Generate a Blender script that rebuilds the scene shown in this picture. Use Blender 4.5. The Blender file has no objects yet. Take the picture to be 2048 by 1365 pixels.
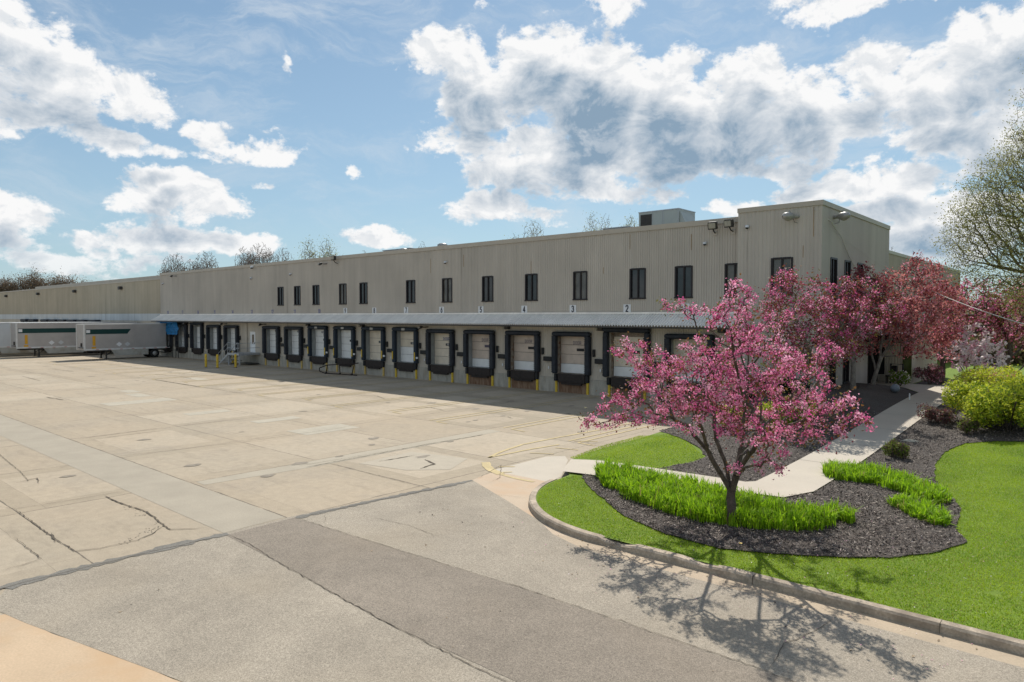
import bpy, math, random
import numpy as np
from mathutils import Vector, Matrix, geometry
R = math.radians
rng = np.random.default_rng(7)
random.seed(7)
scene = bpy.context.scene
col = scene.collection

# ------------------------------------------------------------------ survey of the site (camera model used to measure positions)
F = 1380.0; CX = 1024.0; CY = 682.5; CH = 5.0
TH = math.atan(50.5 / F); HD = R(41.3)
fwd = Vector((-math.sin(HD) * math.cos(TH), math.cos(HD) * math.cos(TH), -math.sin(TH)))
rgt = Vector((math.cos(HD), math.sin(HD), 0))
upv = Vector((-math.sin(HD) * math.sin(TH), math.cos(HD) * math.sin(TH), math.cos(TH)))

def ray(x, y):
    return fwd + rgt * ((x - CX) / F) + upv * (-(y - CY) / F)

def G(x, y, z=0.0):
    d = ray(x, y); t = (z - CH) / d.z
    return (d.x * t, d.y * t)

def at(x, y, dist):
    d = ray(x, y) * dist
    return np.array((d.x, d.y, d.z + CH))

def sm(t):
    t = np.clip(t, 0.0, 1.0)
    return t * t * (3 - 2 * t)

def T(X, Y):
    """height of the landscaped ground"""
    lf = sm((X + 14.6) / 2.0)
    base = 0.14 * lf + 0.80 * sm((Y - 19) / 24.0) * sm((X + 15.2) / 3.0)
    mound = 0.42 * sm((-7.9 - X) / 1.8) * sm((Y - 24) / 7.0) * (1 - sm((Y - 40) / 4.0)) * sm((X + 15.2) / 2.0)
    far = sm((Y - 60) / 30.0) * 0.25
    return base + mound + far

def GT(x, y):
    z = 0.3
    for _ in range(30):
        X, Y = G(x, y, z); z = 0.5 * z + 0.5 * float(T(X, Y))
    return (X, Y)

# ------------------------------------------------------------------ object helpers
def tag(o, label=None, cat=None, group=None, kind=None):
    if label: o['label'] = label
    if cat: o['category'] = cat
    if group: o['group'] = group
    if kind: o['kind'] = kind
    return o

def thing(name, label, cat, loc=(0, 0, 0), rz=0.0, group=None):
    o = bpy.data.objects.new(name, None); col.objects.link(o)
    o.empty_display_size = 0.2
    o.location = loc; o.rotation_euler = (0, 0, rz)
    return tag(o, label, cat, group)

def copy_tree(o, parent=None):
    c = o.copy(); col.objects.link(c); c.parent = parent
    for ch in list(o.children):
        copy_tree(ch, c)
    return c

class MB:
    """collects shapes, then links them as ONE mesh object"""
    def __init__(s):
        s.v = []; s.f = []; s.m = []
    def poly(s, pts, mi=0):
        n = len(s.v); s.v.extend([tuple(p) for p in pts]); s.f.append(tuple(range(n, n + len(pts)))); s.m.append(mi)
    def box(s, a, b, mi=0, M=None):
        x0, y0, z0 = a; x1, y1, z1 = b
        p = [(x0, y0, z0), (x1, y0, z0), (x1, y1, z0), (x0, y1, z0), (x0, y0, z1), (x1, y0, z1), (x1, y1, z1), (x0, y1, z1)]
        if M is not None: p = [tuple(M @ Vector(q)) for q in p]
        n = len(s.v); s.v.extend(p)
        for q in ((3, 2, 1, 0), (4, 5, 6, 7), (0, 1, 5, 4), (1, 2, 6, 5), (2, 3, 7, 6), (3, 0, 4, 7)):
            s.f.append(tuple(n + i for i in q)); s.m.append(mi)
    def bbox(s, a, b, bev=0.02, mi=0, M=None):
        """box with chamfered vertical and horizontal edges"""
        x0, y0, z0 = a; x1, y1, z1 = b; e = bev
        def ring(z, i):
            return [(x0 + i + e, y0 + i, z), (x1 - i - e, y0 + i, z), (x1 - i, y0 + i + e, z), (x1 - i, y1 - i - e, z),
                    (x1 - i - e, y1 - i, z), (x0 + i + e, y1 - i, z), (x0 + i, y1 - i - e, z), (x0 + i, y0 + i + e, z)]
        rs = [ring(z0, e), ring(z0 + e, 0), ring(z1 - e, 0), ring(z1, e)]
        n = len(s.v)
        for r in rs:
            for q in r: s.v.append(tuple(M @ Vector(q)) if M is not None else q)
        for k in range(3):
            for i in range(8):
                j = (i + 1) % 8
                s.f.append((n + k * 8 + i, n + k * 8 + j, n + k * 8 + 8 + j, n + k * 8 + 8 + i)); s.m.append(mi)
        s.f.append(tuple(n + i for i in reversed(range(8)))); s.m.append(mi)
        s.f.append(tuple(n + 24 + i for i in range(8))); s.m.append(mi)
    def tube(s, pts, r, k=8, mi=0, cap=True, radii=None):
        pts = [Vector(p) for p in pts]; n0 = len(s.v); prev = None
        for i, p in enumerate(pts):
            d = (pts[min(i + 1, len(pts) - 1)] - pts[max(i - 1, 0)]).normalized()
            a = Vector((0, 0, 1)) if abs(d.z) < 0.9 else Vector((1, 0, 0))
            if prev is not None: a = prev
            u = d.cross(a); u = u.normalized() if u.length > 1e-6 else d.orthogonal().normalized()
            w = d.cross(u).normalized(); prev = -w if False else a
            rr = radii[i] if radii else r
            for j in range(k):
                t = 2 * math.pi * j / k
                s.v.append(tuple(p + u * (rr * math.cos(t)) + w * (rr * math.sin(t))))
        for i in range(len(pts) - 1):
            for j in range(k):
                q = (j + 1) % k
                s.f.append((n0 + i * k + j, n0 + i * k + q, n0 + (i + 1) * k + q, n0 + (i + 1) * k + j)); s.m.append(mi)
        if cap:
            s.f.append(tuple(n0 + j for j in reversed(range(k)))); s.m.append(mi)
            e = n0 + (len(pts) - 1) * k
            s.f.append(tuple(e + j for j in range(k))); s.m.append(mi)
    def lathe(s, prof, c=(0, 0, 0), k=16, mi=0, axis='z'):
        n0 = len(s.v)
        for r, h in prof:
            for j in range(k):
                t = 2 * math.pi * j / k; a, b = r * math.cos(t), r * math.sin(t)
                p = (a, b, h) if axis == 'z' else ((h, a, b) if axis == 'x' else (a, h, b))
                s.v.append((p[0] + c[0], p[1] + c[1], p[2] + c[2]))
        for i in range(len(prof) - 1):
            for j in range(k):
                q = (j + 1) % k
                s.f.append((n0 + i * k + j, n0 + i * k + q, n0 + (i + 1) * k + q, n0 + (i + 1) * k + j)); s.m.append(mi)
    def build(s, name, mats, parent=None, smooth=False):
        me = bpy.data.meshes.new(name); me.from_pydata(s.v, [], s.f)
        if not isinstance(mats, (list, tuple)): mats = [mats]
        for m in mats: me.materials.append(m)
        me.polygons.foreach_set('material_index', s.m)
        if smooth: me.polygons.foreach_set('use_smooth', [True] * len(me.polygons))
        me.update()
        o = bpy.data.objects.new(name, me); col.objects.link(o)
        if parent is not None: o.parent = parent
        return o

def np_mesh(name, V, Fa, mi, mats, parent=None, smooth=False):
    """V (n,3), Fa (m,k) all faces with k corners"""
    me = bpy.data.meshes.new(name)
    V = np.asarray(V, dtype=np.float32); Fa = np.asarray(Fa, dtype=np.int32); m, k = Fa.shape
    me.vertices.add(len(V)); me.vertices.foreach_set('co', V.ravel())
    me.loops.add(m * k); me.loops.foreach_set('vertex_index', Fa.ravel())
    me.polygons.add(m); me.polygons.foreach_set('loop_start', np.arange(0, m * k, k, dtype=np.int32))
    me.polygons.foreach_set('loop_total', np.full(m, k, dtype=np.int32))
    for mm in mats: me.materials.append(mm)
    me.polygons.foreach_set('material_index', np.asarray(mi, dtype=np.int32))
    if smooth: me.polygons.foreach_set('use_smooth', np.ones(m, dtype=bool))
    me.update(calc_edges=True)
    o = bpy.data.objects.new(name, me); col.objects.link(o)
    if parent is not None: o.parent = parent
    return o

# ------------------------------------------------------------------ materials
class NT:
    def __init__(s, name):
        s.mat = bpy.data.materials.new(name); s.mat.use_nodes = True
        s.t = s.mat.node_tree; s.n = s.t.nodes; s.l = s.t.links
        s.p = s.n['Principled BSDF']; s.out = s.n['Material Output']
        s.p.inputs['Specular IOR Level'].default_value = 0.3
        g = s.n.new('ShaderNodeNewGeometry'); s.pos = g.outputs['Position']
    def new(s, t, **k):
        n = s.n.new(t)
        for a, b in k.items(): setattr(n, a, b)
        return n
    def mapping(s, scale=(1, 1, 1), src=None):
        m = s.new('ShaderNodeVectorMath', operation='MULTIPLY'); s.l.new(src or s.pos, m.inputs[0]); m.inputs[1].default_value = scale
        return m.outputs[0]
    def noise(s, scale, detail=4, rough=0.55, vec=None, dist=0.0, out='Fac'):
        n = s.new('ShaderNodeTexNoise'); n.inputs['Scale'].default_value = scale; n.inputs['Detail'].default_value = detail
        n.inputs['Roughness'].default_value = rough; n.inputs['Distortion'].default_value = dist
        s.l.new(vec or s.pos, n.inputs['Vector']); return n.outputs[out]
    def math(s, op, a, b=None, c=None, clamp=False):
        n = s.new('ShaderNodeMath', operation=op); n.use_clamp = clamp
        for i, q in enumerate((a, b, c)):
            if q is None: continue
            if isinstance(q, (int, float)): n.inputs[i].default_value = q
            else: s.l.new(q, n.inputs[i])
        return n.outputs[0]
    def rng(s, v, a, b, c=0.0, d=1.0, smooth=False):
        n = s.new('ShaderNodeMapRange'); n.interpolation_type = 'SMOOTHSTEP' if smooth else 'LINEAR'
        s.l.new(v, n.inputs['Value'])
        for k, q in zip(('From Min', 'From Max', 'To Min', 'To Max'), (a, b, c, d)): n.inputs[k].default_value = q
        return n.outputs['Result']
    def mix(s, fac, a, b, blend='MIX'):
        n = s.new('ShaderNodeMix', data_type='RGBA', blend_type=blend)
        for sock, q in ((n.inputs['Factor'], fac), (n.inputs['A'], a), (n.inputs['B'], b)):
            if isinstance(q, (int, float)): sock.default_value = q
            elif isinstance(q, (tuple, list)): sock.default_value = (*q[:3], 1)
            else: s.l.new(q, sock)
        return n.outputs['Result']
    def bump(s, h, strength=0.3, dist=0.02):
        b = s.new('ShaderNodeBump'); b.inputs['Strength'].default_value = strength; b.inputs['Distance'].default_value = dist
        s.l.new(h, b.inputs['Height']); s.l.new(b.outputs[0], s.p.inputs['Normal'])
    def base(s, c):
        if isinstance(c, (tuple, list)): s.p.inputs['Base Color'].default_value = (*c[:3], 1)
        else: s.l.new(c, s.p.inputs['Base Color'])
    def set(s, **k):
        for a, b in k.items(): s.p.inputs[a.replace('_', ' ')].default_value = b

def pm(name, c, rough=0.7, var=0.12, scale=3.0, metal=0.0, fine=0.06, fscale=40.0, spec=0.3, bump=0.0, tint=None):
    m = NT(name); a = m.noise(scale, 5, 0.6); b = m.noise(fscale, 2, 0.5)
    f1 = m.rng(a, 0.3, 0.7, 1 - var, 1 + var); f2 = m.rng(b, 0.3, 0.7, 1 - fine, 1 + fine)
    f = m.math('MULTIPLY', f1, f2)
    mul = m.new('ShaderNodeVectorMath', operation='SCALE'); mul.inputs[0].default_value = c; m.l.new(f, mul.inputs['Scale'])
    cc = mul.outputs[0]
    if tint: cc = m.mix(m.rng(m.noise(scale * 0.7, 4, 0.6), 0.5, 0.68), cc, tint)
    m.base(cc)
    m.set(Roughness=rough, Metallic=metal); m.p.inputs['Specular IOR Level'].default_value = spec
    if bump: m.bump(b, bump, 0.01)
    return m.mat

def leafmat(name, c, c2, trans=0.35, nscale=6.0, rough=0.6):
    m = NT(name)
    w = m.new('ShaderNodeTexWhiteNoise', noise_dimensions='3D')
    q = m.new('ShaderNodeVectorMath', operation='SNAP'); m.l.new(m.pos, q.inputs[0]); q.inputs[1].default_value = (0.06, 0.06, 0.06)
    m.l.new(q.outputs[0], w.inputs['Vector'])
    f = m.math('MULTIPLY_ADD', w.outputs['Value'], 0.4, m.rng(m.noise(nscale, 5, 0.65), 0.40, 0.60, 0.0, 0.6))
    cc = m.mix(f, c, c2); m.base(cc); m.set(Roughness=rough); m.p.inputs['Specular IOR Level'].default_value = 0.25
    tr = m.new('ShaderNodeBsdfTranslucent'); m.l.new(cc, tr.inputs['Color'])
    mx = m.new('ShaderNodeMixShader'); mx.inputs[0].default_value = trans
    m.l.new(m.p.outputs[0], mx.inputs[1]); m.l.new(tr.outputs[0], mx.inputs[2]); m.l.new(mx.outputs[0], m.out.inputs['Surface'])
    return m.mat

def mat_siding(name, c, streak=(0.20, 0.17, 0.13)):
    m = NT(name)
    v = m.mapping((1.1, 1.1, 0.09)); a = m.noise(1.0, 6, 0.65, v)
    b = m.noise(0.28, 4, 0.6)
    f = m.math('MULTIPLY', m.rng(a, 0.3, 0.72, 1.07, 0.87), m.rng(b, 0.3, 0.7, 1.07, 0.93))
    v2 = m.mapping((6.7, 6.7, 0.25)); f = m.math('MULTIPLY', f, m.rng(m.noise(1.0, 2, 0.5, v2), 0.3, 0.7, 1.025, 0.97))
    f = m.math('MULTIPLY', f, m.rng(m.noise(60.0, 1, 0.5), 0.3, 0.7, 0.96, 1.04))
    mul = m.new('ShaderNodeVectorMath', operation='SCALE'); mul.inputs[0].default_value = c; m.l.new(f, mul.inputs['Scale'])
    v3 = m.mapping((2.2, 2.2, 0.10)); r = m.rng(m.noise(1.0, 3, 0.5, v3), 0.66, 0.74)
    m.base(m.mix(m.math('MULTIPLY', r, 0.35), mul.outputs[0], streak))
    m.set(Roughness=0.65); return m.mat

def mat_concrete_yard():
    m = NT('yard_concrete')
    px, py = 5.5, 4.3
    w = m.noise(0.9, 3, 0.6, out='Color'); sub = m.new('ShaderNodeVectorMath', operation='SUBTRACT'); m.l.new(w, sub.inputs[0]); sub.inputs[1].default_value = (0.5, 0.5, 0.5)
    sc = m.new('ShaderNodeVectorMath', operation='SCALE'); m.l.new(sub.outputs[0], sc.inputs[0]); sc.inputs['Scale'].default_value = 0.10
    ad = m.new('ShaderNodeVectorMath', operation='ADD'); m.l.new(m.pos, ad.inputs[0]); m.l.new(sc.outputs[0], ad.inputs[1])
    sep = m.new('ShaderNodeSeparateXYZ'); m.l.new(ad.outputs[0], sep.inputs[0])
    u = m.math('DIVIDE', m.math('ADD', sep.outputs[0], 15.3), px); v = m.math('DIVIDE', m.math('ADD', sep.outputs[1], -9.05), py)
    iu, iv = m.math('FLOOR', u), m.math('FLOOR', v)
    fu, fv = m.math('FRACT', u), m.math('FRACT', v)
    cb = m.new('ShaderNodeCombineXYZ'); m.l.new(iu, cb.inputs[0]); m.l.new(iv, cb.inputs[1])
    wn = m.new('ShaderNodeTexWhiteNoise', noise_dimensions='3D'); m.l.new(cb.outputs[0], wn.inputs['Vector'])
    du = m.math('MULTIPLY', m.math('MINIMUM', fu, m.math('SUBTRACT', 1.0, fu)), px)
    dv = m.math('MULTIPLY', m.math('MINIMUM', fv, m.math('SUBTRACT', 1.0, fv)), py)
    # repaired bands beside some joints
    rs = m.new('ShaderNodeSeparateColor'); m.l.new(wn.outputs['Color'], rs.inputs[0])
    bu = m.math('MULTIPLY', m.math('LESS_THAN', du, 0.75), m.math('GREATER_THAN', rs.outputs[0], 0.35))
    bv = m.math('MULTIPLY', m.math('LESS_THAN', dv, 0.62), m.math('GREATER_THAN', rs.outputs[1], 0.40))
    band = m.math('MAXIMUM', bu, bv)
    base = m.mix(m.rng(wn.outputs['Value'], 0, 1), (0.375, 0.313, 0.230), (0.465, 0.395, 0.298))
    base = m.mix(m.math('MULTIPLY', band, m.rng(rs.outputs[2], 0, 1, 0.15, 0.85)), base, (0.318, 0.268, 0.194))
    big = m.rng(m.noise(0.16, 5, 0.6), 0.35, 0.68)
    base = m.mix(m.math('MULTIPLY', big, 0.5), base, (0.445, 0.35, 0.242))
    st = m.rng(m.noise(0.45, 7, 0.72, dist=0.6), 0.50, 0.74); base = m.mix(m.math('MULTIPLY', st, 0.55), base, (0.30, 0.255, 0.20))
    grn = m.rng(m.noise(900.0 / 30, 2, 0.6), 0.3, 0.7, 0.90, 1.10); g2 = m.math('MULTIPLY', m.rng(m.noise(4.0, 4, 0.6), 0.3, 0.7, 0.92, 1.07), m.rng(m.noise(1.0, 5, 0.7, m.mapping((0.35, 1.6, 1))), 0.55, 0.75, 1.0, 0.80))
    g = m.math('MULTIPLY', grn, g2)
    sc2 = m.new('ShaderNodeVectorMath', operation='SCALE'); m.l.new(base, sc2.inputs[0]); m.l.new(g, sc2.inputs['Scale'])
    # joints and their spalled, broken edges
    jw = m.math('MULTIPLY', m.rng(m.noise(1.3, 4, 0.75), 0.34, 0.74, 0.004, 0.034), 1.0)
    j = m.math('MAXIMUM', m.math('LESS_THAN', du, jw), m.math('LESS_THAN', dv, jw))
    ju = m.math('MULTIPLY', m.math('LESS_THAN', m.math('ABSOLUTE', m.math('SUBTRACT', du, 0.75)), m.math('MULTIPLY', jw, 0.45)), bu)
    jv = m.math('MULTIPLY', m.math('LESS_THAN', m.math('ABSOLUTE', m.math('SUBTRACT', dv, 0.62)), m.math('MULTIPLY', jw, 0.45)), bv)
    j2 = m.math('MULTIPLY', m.math('MAXIMUM', ju, jv), 0.55)
    j = m.math('MAXIMUM', m.math('MULTIPLY', j, 0.8), j2)
    c = m.mix(j, sc2.outputs[0], (0.10, 0.085, 0.065)); m.base(c); m.set(Roughness=0.85)
    m.bump(m.noise(25, 3, 0.6), 0.15, 0.01)
    return m.mat

def mat_asphalt(name, c, tone=1.0):
    m = NT(name)
    g = m.math('MULTIPLY', m.rng(m.noise(62, 2, 0.7), 0.32, 0.68, 0.60, 1.40), m.rng(m.noise(22, 3, 0.6), 0.32, 0.68, 0.88, 1.12))
    b = m.rng(m.noise(0.45, 6, 0.65, dist=0.5), 0.3, 0.7, 0.84, 1.13); s = m.rng(m.noise(3.0, 4, 0.6), 0.3, 0.7, 0.95, 1.05)
    f = m.math('MULTIPLY', m.math('MULTIPLY', g, b), s)
    sp = m.new('ShaderNodeVectorMath', operation='SCALE'); sp.inputs[0].default_value = c; m.l.new(f, sp.inputs['Scale'])
    m.base(m.mix(m.math('MULTIPLY', m.rng(m.noise(0.35, 3, 0.5), 0.5, 0.7), 0.25), sp.outputs[0], (c[0] * 1.05, c[1] * 0.98, c[2] * 0.86)))
    m.set(Roughness=0.9); m.bump(m.noise(60, 3, 0.6), 0.35, 0.008); return m.mat

def mat_corr(name, c, metal=0.35, rough=0.4):
    m = NT(name); a = m.rng(m.noise(0.9, 4, 0.6), 0.3, 0.7, 0.9, 1.08); v = m.mapping((5, 0.6, 0.6)); b = m.rng(m.noise(1.0, 3, 0.6, v), 0.35, 0.7, 1.03, 0.93)
    sp = m.new('ShaderNodeVectorMath', operation='SCALE'); sp.inputs[0].default_value = c; m.l.new(m.math('MULTIPLY', a, b), sp.inputs['Scale'])
    m.base(sp.outputs[0]); m.set(Roughness=rough, Metallic=metal); return m.mat

def mat_foundation():
    m = NT('stained_concrete_wall'); v = m.mapping((3.0, 3.0, 0.7))
    f = m.math('MULTIPLY', m.rng(m.noise(1.0, 6, 0.7, v), 0.3, 0.72, 1.15, 0.6), m.rng(m.noise(14, 3, 0.6), 0.3, 0.7, 0.92, 1.08))
    sp = m.new('ShaderNodeVectorMath', operation='SCALE'); sp.inputs[0].default_value = (0.43, 0.395, 0.33); m.l.new(f, sp.inputs['Scale'])
    m.base(m.mix(m.math('MULTIPLY', m.rng(m.noise(1.4, 4, 0.6, v), 0.55, 0.7), 0.45), sp.outputs[0], (0.30, 0.22, 0.13))); m.set(Roughness=0.9); return m.mat

def mat_rust():
    m = NT('rust_stained_concrete'); v = m.mapping((5.0, 5.0, 1.0))
    m.base(m.mix(m.rng(m.noise(1.0, 6, 0.7, v), 0.35, 0.65), (0.30, 0.20, 0.13), (0.15, 0.075, 0.04))); m.set(Roughness=0.9); return m.mat

def mat_lawn():
    m = NT('lawn_turf')
    a = m.rng(m.noise(0.5, 4, 0.6), 0.35, 0.65); b = m.rng(m.noise(7, 4, 0.65), 0.35, 0.65); c = m.rng(m.noise(60, 2, 0.6), 0.3, 0.7, 0.7, 1.3)
    c0 = m.mix(a, (0.14, 0.21, 0.018), (0.19, 0.27, 0.03)); c0 = m.mix(m.math('MULTIPLY', b, 0.4), c0, (0.08, 0.17, 0.012))
    sp = m.new('ShaderNodeVectorMath', operation='SCALE'); m.l.new(c0, sp.inputs[0]); m.l.new(c, sp.inputs['Scale'])
    m.base(sp.outputs[0]); m.set(Roughness=0.9); m.bump(m.noise(50, 3, 0.6), 0.6, 0.03); return m.mat

def mat_mulch():
    m = NT('bark_mulch'); v = m.mapping((1, 1, 1)); a = m.noise(44, 5, 0.75, dist=1.2)
    c0 = m.mix(m.rng(a, 0.35, 0.68), (0.026, 0.021, 0.018), (0.17, 0.145, 0.125)); c0 = m.mix(m.rng(m.noise(60, 2, 0.5), 0.62, 0.72, 0, 0.5), c0, (0.34, 0.30, 0.27))
    c0 = m.mix(m.rng(m.noise(1.0, 4, 0.6), 0.4, 0.7, 0.0, 0.35), c0, (0.035, 0.028, 0.025))
    m.base(c0); m.set(Roughness=0.9); m.bump(a, 0.8, 0.03); return m.mat

def mat_farground():
    m = NT('far_grass'); a = m.rng(m.noise(0.05, 5, 0.6), 0.35, 0.65)
    m.base(m.mix(a, (0.11, 0.13, 0.035), (0.16, 0.15, 0.07))); m.set(Roughness=0.95); return m.mat

def mat_glass(name, c, rough=0.06):
    m = NT(name); m.base(m.mix(m.rng(m.noise(1.5, 3, 0.5), 0.35, 0.65), c, tuple(q * 0.5 for q in c))); m.set(Roughness=rough); m.p.inputs['Specular IOR Level'].default_value = 0.6
    return m.mat

M = {}
M['siding'] = mat_siding('beige_ribbed_siding', (0.50, 0.455, 0.395))
M['siding_low'] = mat_siding('beige_lower_siding', (0.55, 0.49, 0.405))
M['siding_wing'] = mat_siding('tan_wing_siding', (0.46, 0.40, 0.30))
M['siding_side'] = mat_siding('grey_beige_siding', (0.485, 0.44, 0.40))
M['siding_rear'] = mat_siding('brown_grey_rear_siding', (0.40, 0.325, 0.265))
M['white_band'] = mat_siding('white_painted_band', (0.62, 0.64, 0.64))
M['coping'] = pm('coping_metal', (0.47, 0.42, 0.35), 0.5, 0.06, 1.0)
M['found'] = mat_foundation(); M['rust'] = mat_rust()
M['canopy'] = mat_corr('galvanised_canopy', (0.82, 0.79, 0.74), 0.0, 0.8)
M['flash'] = mat_corr('pale_flashing', (0.86, 0.82, 0.76), 0.0, 0.7)
M['frame'] = pm('dark_bronze_frame', (0.022, 0.018, 0.020), 0.45, 0.1)
M['glass'] = mat_glass('dark_window_glass', (0.030, 0.032, 0.035))
M['blind'] = mat_glass('window_with_blind', (0.13, 0.12, 0.105), 0.15)
M['rubber'] = pm('black_seal_fabric', (0.022, 0.026, 0.034), 0.6, 0.35, 4.0, fine=0.25, fscale=18)
M['rubber2'] = pm('navy_black_seal_fabric', (0.020, 0.030, 0.045), 0.6, 0.2, 4.0, fine=0.15, fscale=18)
M['leveler'] = pm('brown_black_steel', (0.035, 0.026, 0.022), 0.7, 0.3, 5.0)
M['doorwhite'] = pm('white_door_panels', (0.82, 0.82, 0.80), 0.5, 0.05, 2.0)
M['doorcream'] = pm('cream_door_panels', (0.74, 0.65, 0.52), 0.55, 0.10, 2.0)
M['doortan'] = pm('weathered_tan_door_panels', (0.62, 0.51, 0.42), 0.6, 0.12, 2.0)
M['reveal'] = pm('grey_reveal', (0.34, 0.35, 0.34), 0.7, 0.15, 3.0)
M['reveal_rust'] = pm('rusty_reveal', (0.30, 0.25, 0.20), 0.7, 0.3, 6.0, tint=(0.20, 0.09, 0.05))
M['yellow'] = pm('yellow_guard_paint', (0.68, 0.46, 0.045), 0.5, 0.12, 8.0)
M['yellow_old'] = pm('faded_yellow_guard_paint', (0.60, 0.42, 0.13), 0.6, 0.15, 8.0)
M['black'] = pm('black_plastic', (0.015, 0.015, 0.016), 0.5, 0.1)
M['white'] = pm('white_paint', (0.72, 0.73, 0.74), 0.5, 0.05)
M['greymetal'] = pm('galvanised_steel', (0.45, 0.46, 0.47), 0.4, 0.1, 6.0, metal=0.4)
M['lampmetal'] = pm('lamp_housing_metal', (0.36, 0.35, 0.33), 0.4, 0.1, 6.0, metal=0.3)
M['darkmetal'] = pm('dark_housing_metal', (0.05, 0.045, 0.04), 0.5, 0.15)
M['lens'] = pm('lamp_lens', (0.36, 0.34, 0.28), 0.25, 0.1, 8.0)
M['ink'] = pm('navy_black_lettering', (0.02, 0.02, 0.035), 0.6, 0.05)
M['inkblue'] = pm('faded_blue_lettering', (0.05, 0.07, 0.22), 0.6, 0.05)
M['inkgrey'] = pm('grey_violet_lettering', (0.10, 0.085, 0.12), 0.6, 0.1)
M['yard'] = mat_concrete_yard()
M['asph'] = mat_asphalt('aged_asphalt', (0.335, 0.290, 0.228))
M['asph_dark'] = mat_asphalt('darker_asphalt', (0.250, 0.212, 0.168))
M['tar'] = mat_asphalt('crumbled_asphalt_edge', (0.19, 0.178, 0.155))
M['crack'] = pm('crack_fill', (0.115, 0.095, 0.072), 0.95, 0.3, 10)
M['strip'] = pm('grey_concrete_strip', (0.375, 0.328, 0.255), 0.85, 0.08, 0.8, fine=0.08, fscale=30)
M['strip2'] = pm('greyish_concrete_strip', (0.40, 0.352, 0.272), 0.85, 0.08, 0.8, fine=0.08, fscale=30)
M['soil'] = pm('dry_soil', (0.33, 0.25, 0.165), 0.95, 0.2, 6.0, fine=0.2)
M['pale'] = pm('pale_concrete_patch', (0.44, 0.395, 0.31), 0.85, 0.10, 1.5, fine=0.08, fscale=30)
M['tan'] = pm('tan_concrete', (0.53, 0.395, 0.262), 0.85, 0.08, 0.7, fine=0.07, fscale=30, tint=(0.52, 0.355, 0.21))
M['apron'] = pm('apron_concrete', (0.51, 0.405, 0.295), 0.85, 0.08, 0.7, fine=0.07, fscale=30, tint=(0.52, 0.375, 0.25))
M['gutter'] = pm('gutter_concrete', (0.45, 0.36, 0.255), 0.85, 0.14, 0.9, fine=0.08, fscale=30)
M['kerb'] = pm('kerb_concrete', (0.42, 0.345, 0.26), 0.85, 0.28, 2.2, fine=0.2, fscale=26, bump=0.5, tint=(0.25, 0.20, 0.15))
M['path'] = pm('path_concrete', (0.51, 0.45, 0.365), 0.8, 0.05, 0.8, fine=0.05, fscale=40)
M['paint'] = pm('faded_yellow_paint', (0.52, 0.415, 0.22), 0.8, 0.15, 3.0)
M['lawn'] = mat_lawn(); M['mulch'] = mat_mulch(); M['fargr'] = mat_farground()
M['chip'] = pm('mulch_chip', (0.15, 0.12, 0.10), 0.8, 0.6, 9.0, fine=0.5, fscale=50)
M['chip2'] = pm('pale_mulch_chip', (0.42, 0.36, 0.30), 0.8, 0.4, 9.0)
M['bark'] = pm('crabapple_bark', (0.10, 0.078, 0.062), 0.9, 0.35, 6.0, fine=0.3, fscale=30, bump=0.5)
M['bark_haze'] = pm('distance_hazed_bark', (0.25, 0.205, 0.175), 0.9, 0.2, 2.0)  # bark colour paled to stand in for haze over distance
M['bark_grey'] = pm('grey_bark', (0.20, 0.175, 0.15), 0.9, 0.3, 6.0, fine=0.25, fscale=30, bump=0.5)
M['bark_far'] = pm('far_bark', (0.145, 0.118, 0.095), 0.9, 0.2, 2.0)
M['pink'] = leafmat('pink_blossom', (0.86, 0.30, 0.50), (0.82, 0.22, 0.43), 0.50)
M['pinkpale'] = leafmat('pale_pink_blossom', (0.93, 0.54, 0.68), (0.90, 0.42, 0.60), 0.50)
M['pinkdeep'] = leafmat('deep_pink_blossom', (0.62, 0.10, 0.30), (0.70, 0.15, 0.36), 0.50)
M['bronze'] = leafmat('bronze_leaf', (0.16, 0.085, 0.035), (0.26, 0.13, 0.04), 0.35)
M['olive'] = leafmat('olive_leaf', (0.16, 0.17, 0.05), (0.24, 0.23, 0.07), 0.4)
M['maroon'] = leafmat('maroon_leaf', (0.24, 0.05, 0.07), (0.34, 0.09, 0.10), 0.45)
M['redleaf'] = leafmat('copper_red_leaf', (0.60, 0.20, 0.20), (0.70, 0.31, 0.28), 0.50)
M['mauve'] = leafmat('mauve_pink_blossom', (0.85, 0.42, 0.54), (0.78, 0.32, 0.46), 0.5)
M['magno'] = leafmat('magnolia_blossom', (0.97, 0.84, 0.86), (0.97, 0.92, 0.92), 0.6)
M['magno2'] = leafmat('magnolia_bud', (0.80, 0.45, 0.56), (0.85, 0.55, 0.64), 0.5)
M['budgreen'] = leafmat('spring_bud_leaf', (0.38, 0.38, 0.12), (0.28, 0.28, 0.09), 0.5)
M['lime'] = leafmat('lime_leaf', (0.68, 0.70, 0.06), (0.50, 0.58, 0.05), 0.4)
M['limegreen'] = leafmat('green_shrub_leaf', (0.15, 0.26, 0.025), (0.25, 0.36, 0.035), 0.35)
M['yew'] = leafmat('dark_hedge_leaf', (0.02, 0.035, 0.015), (0.035, 0.05, 0.02), 0.2)
M['heather'] = leafmat('purple_brown_leaf', (0.13, 0.08, 0.075), (0.22, 0.14, 0.12), 0.25)
M['blade'] = leafmat('lush_blade', (0.22, 0.42, 0.012), (0.46, 0.68, 0.03), 0.45)
M['turf'] = leafmat('turf_blade', (0.15, 0.30, 0.010), (0.44, 0.58, 0.020), 0.4, 0.45)
M['turf3'] = leafmat('dry_turf_blade', (0.42, 0.36, 0.12), (0.30, 0.30, 0.06), 0.4, 0.45)
M['turf2'] = leafmat('turf_blade_yellow', (0.44, 0.58, 0.03), (0.52, 0.62, 0.05), 0.4, 1.2)
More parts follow.
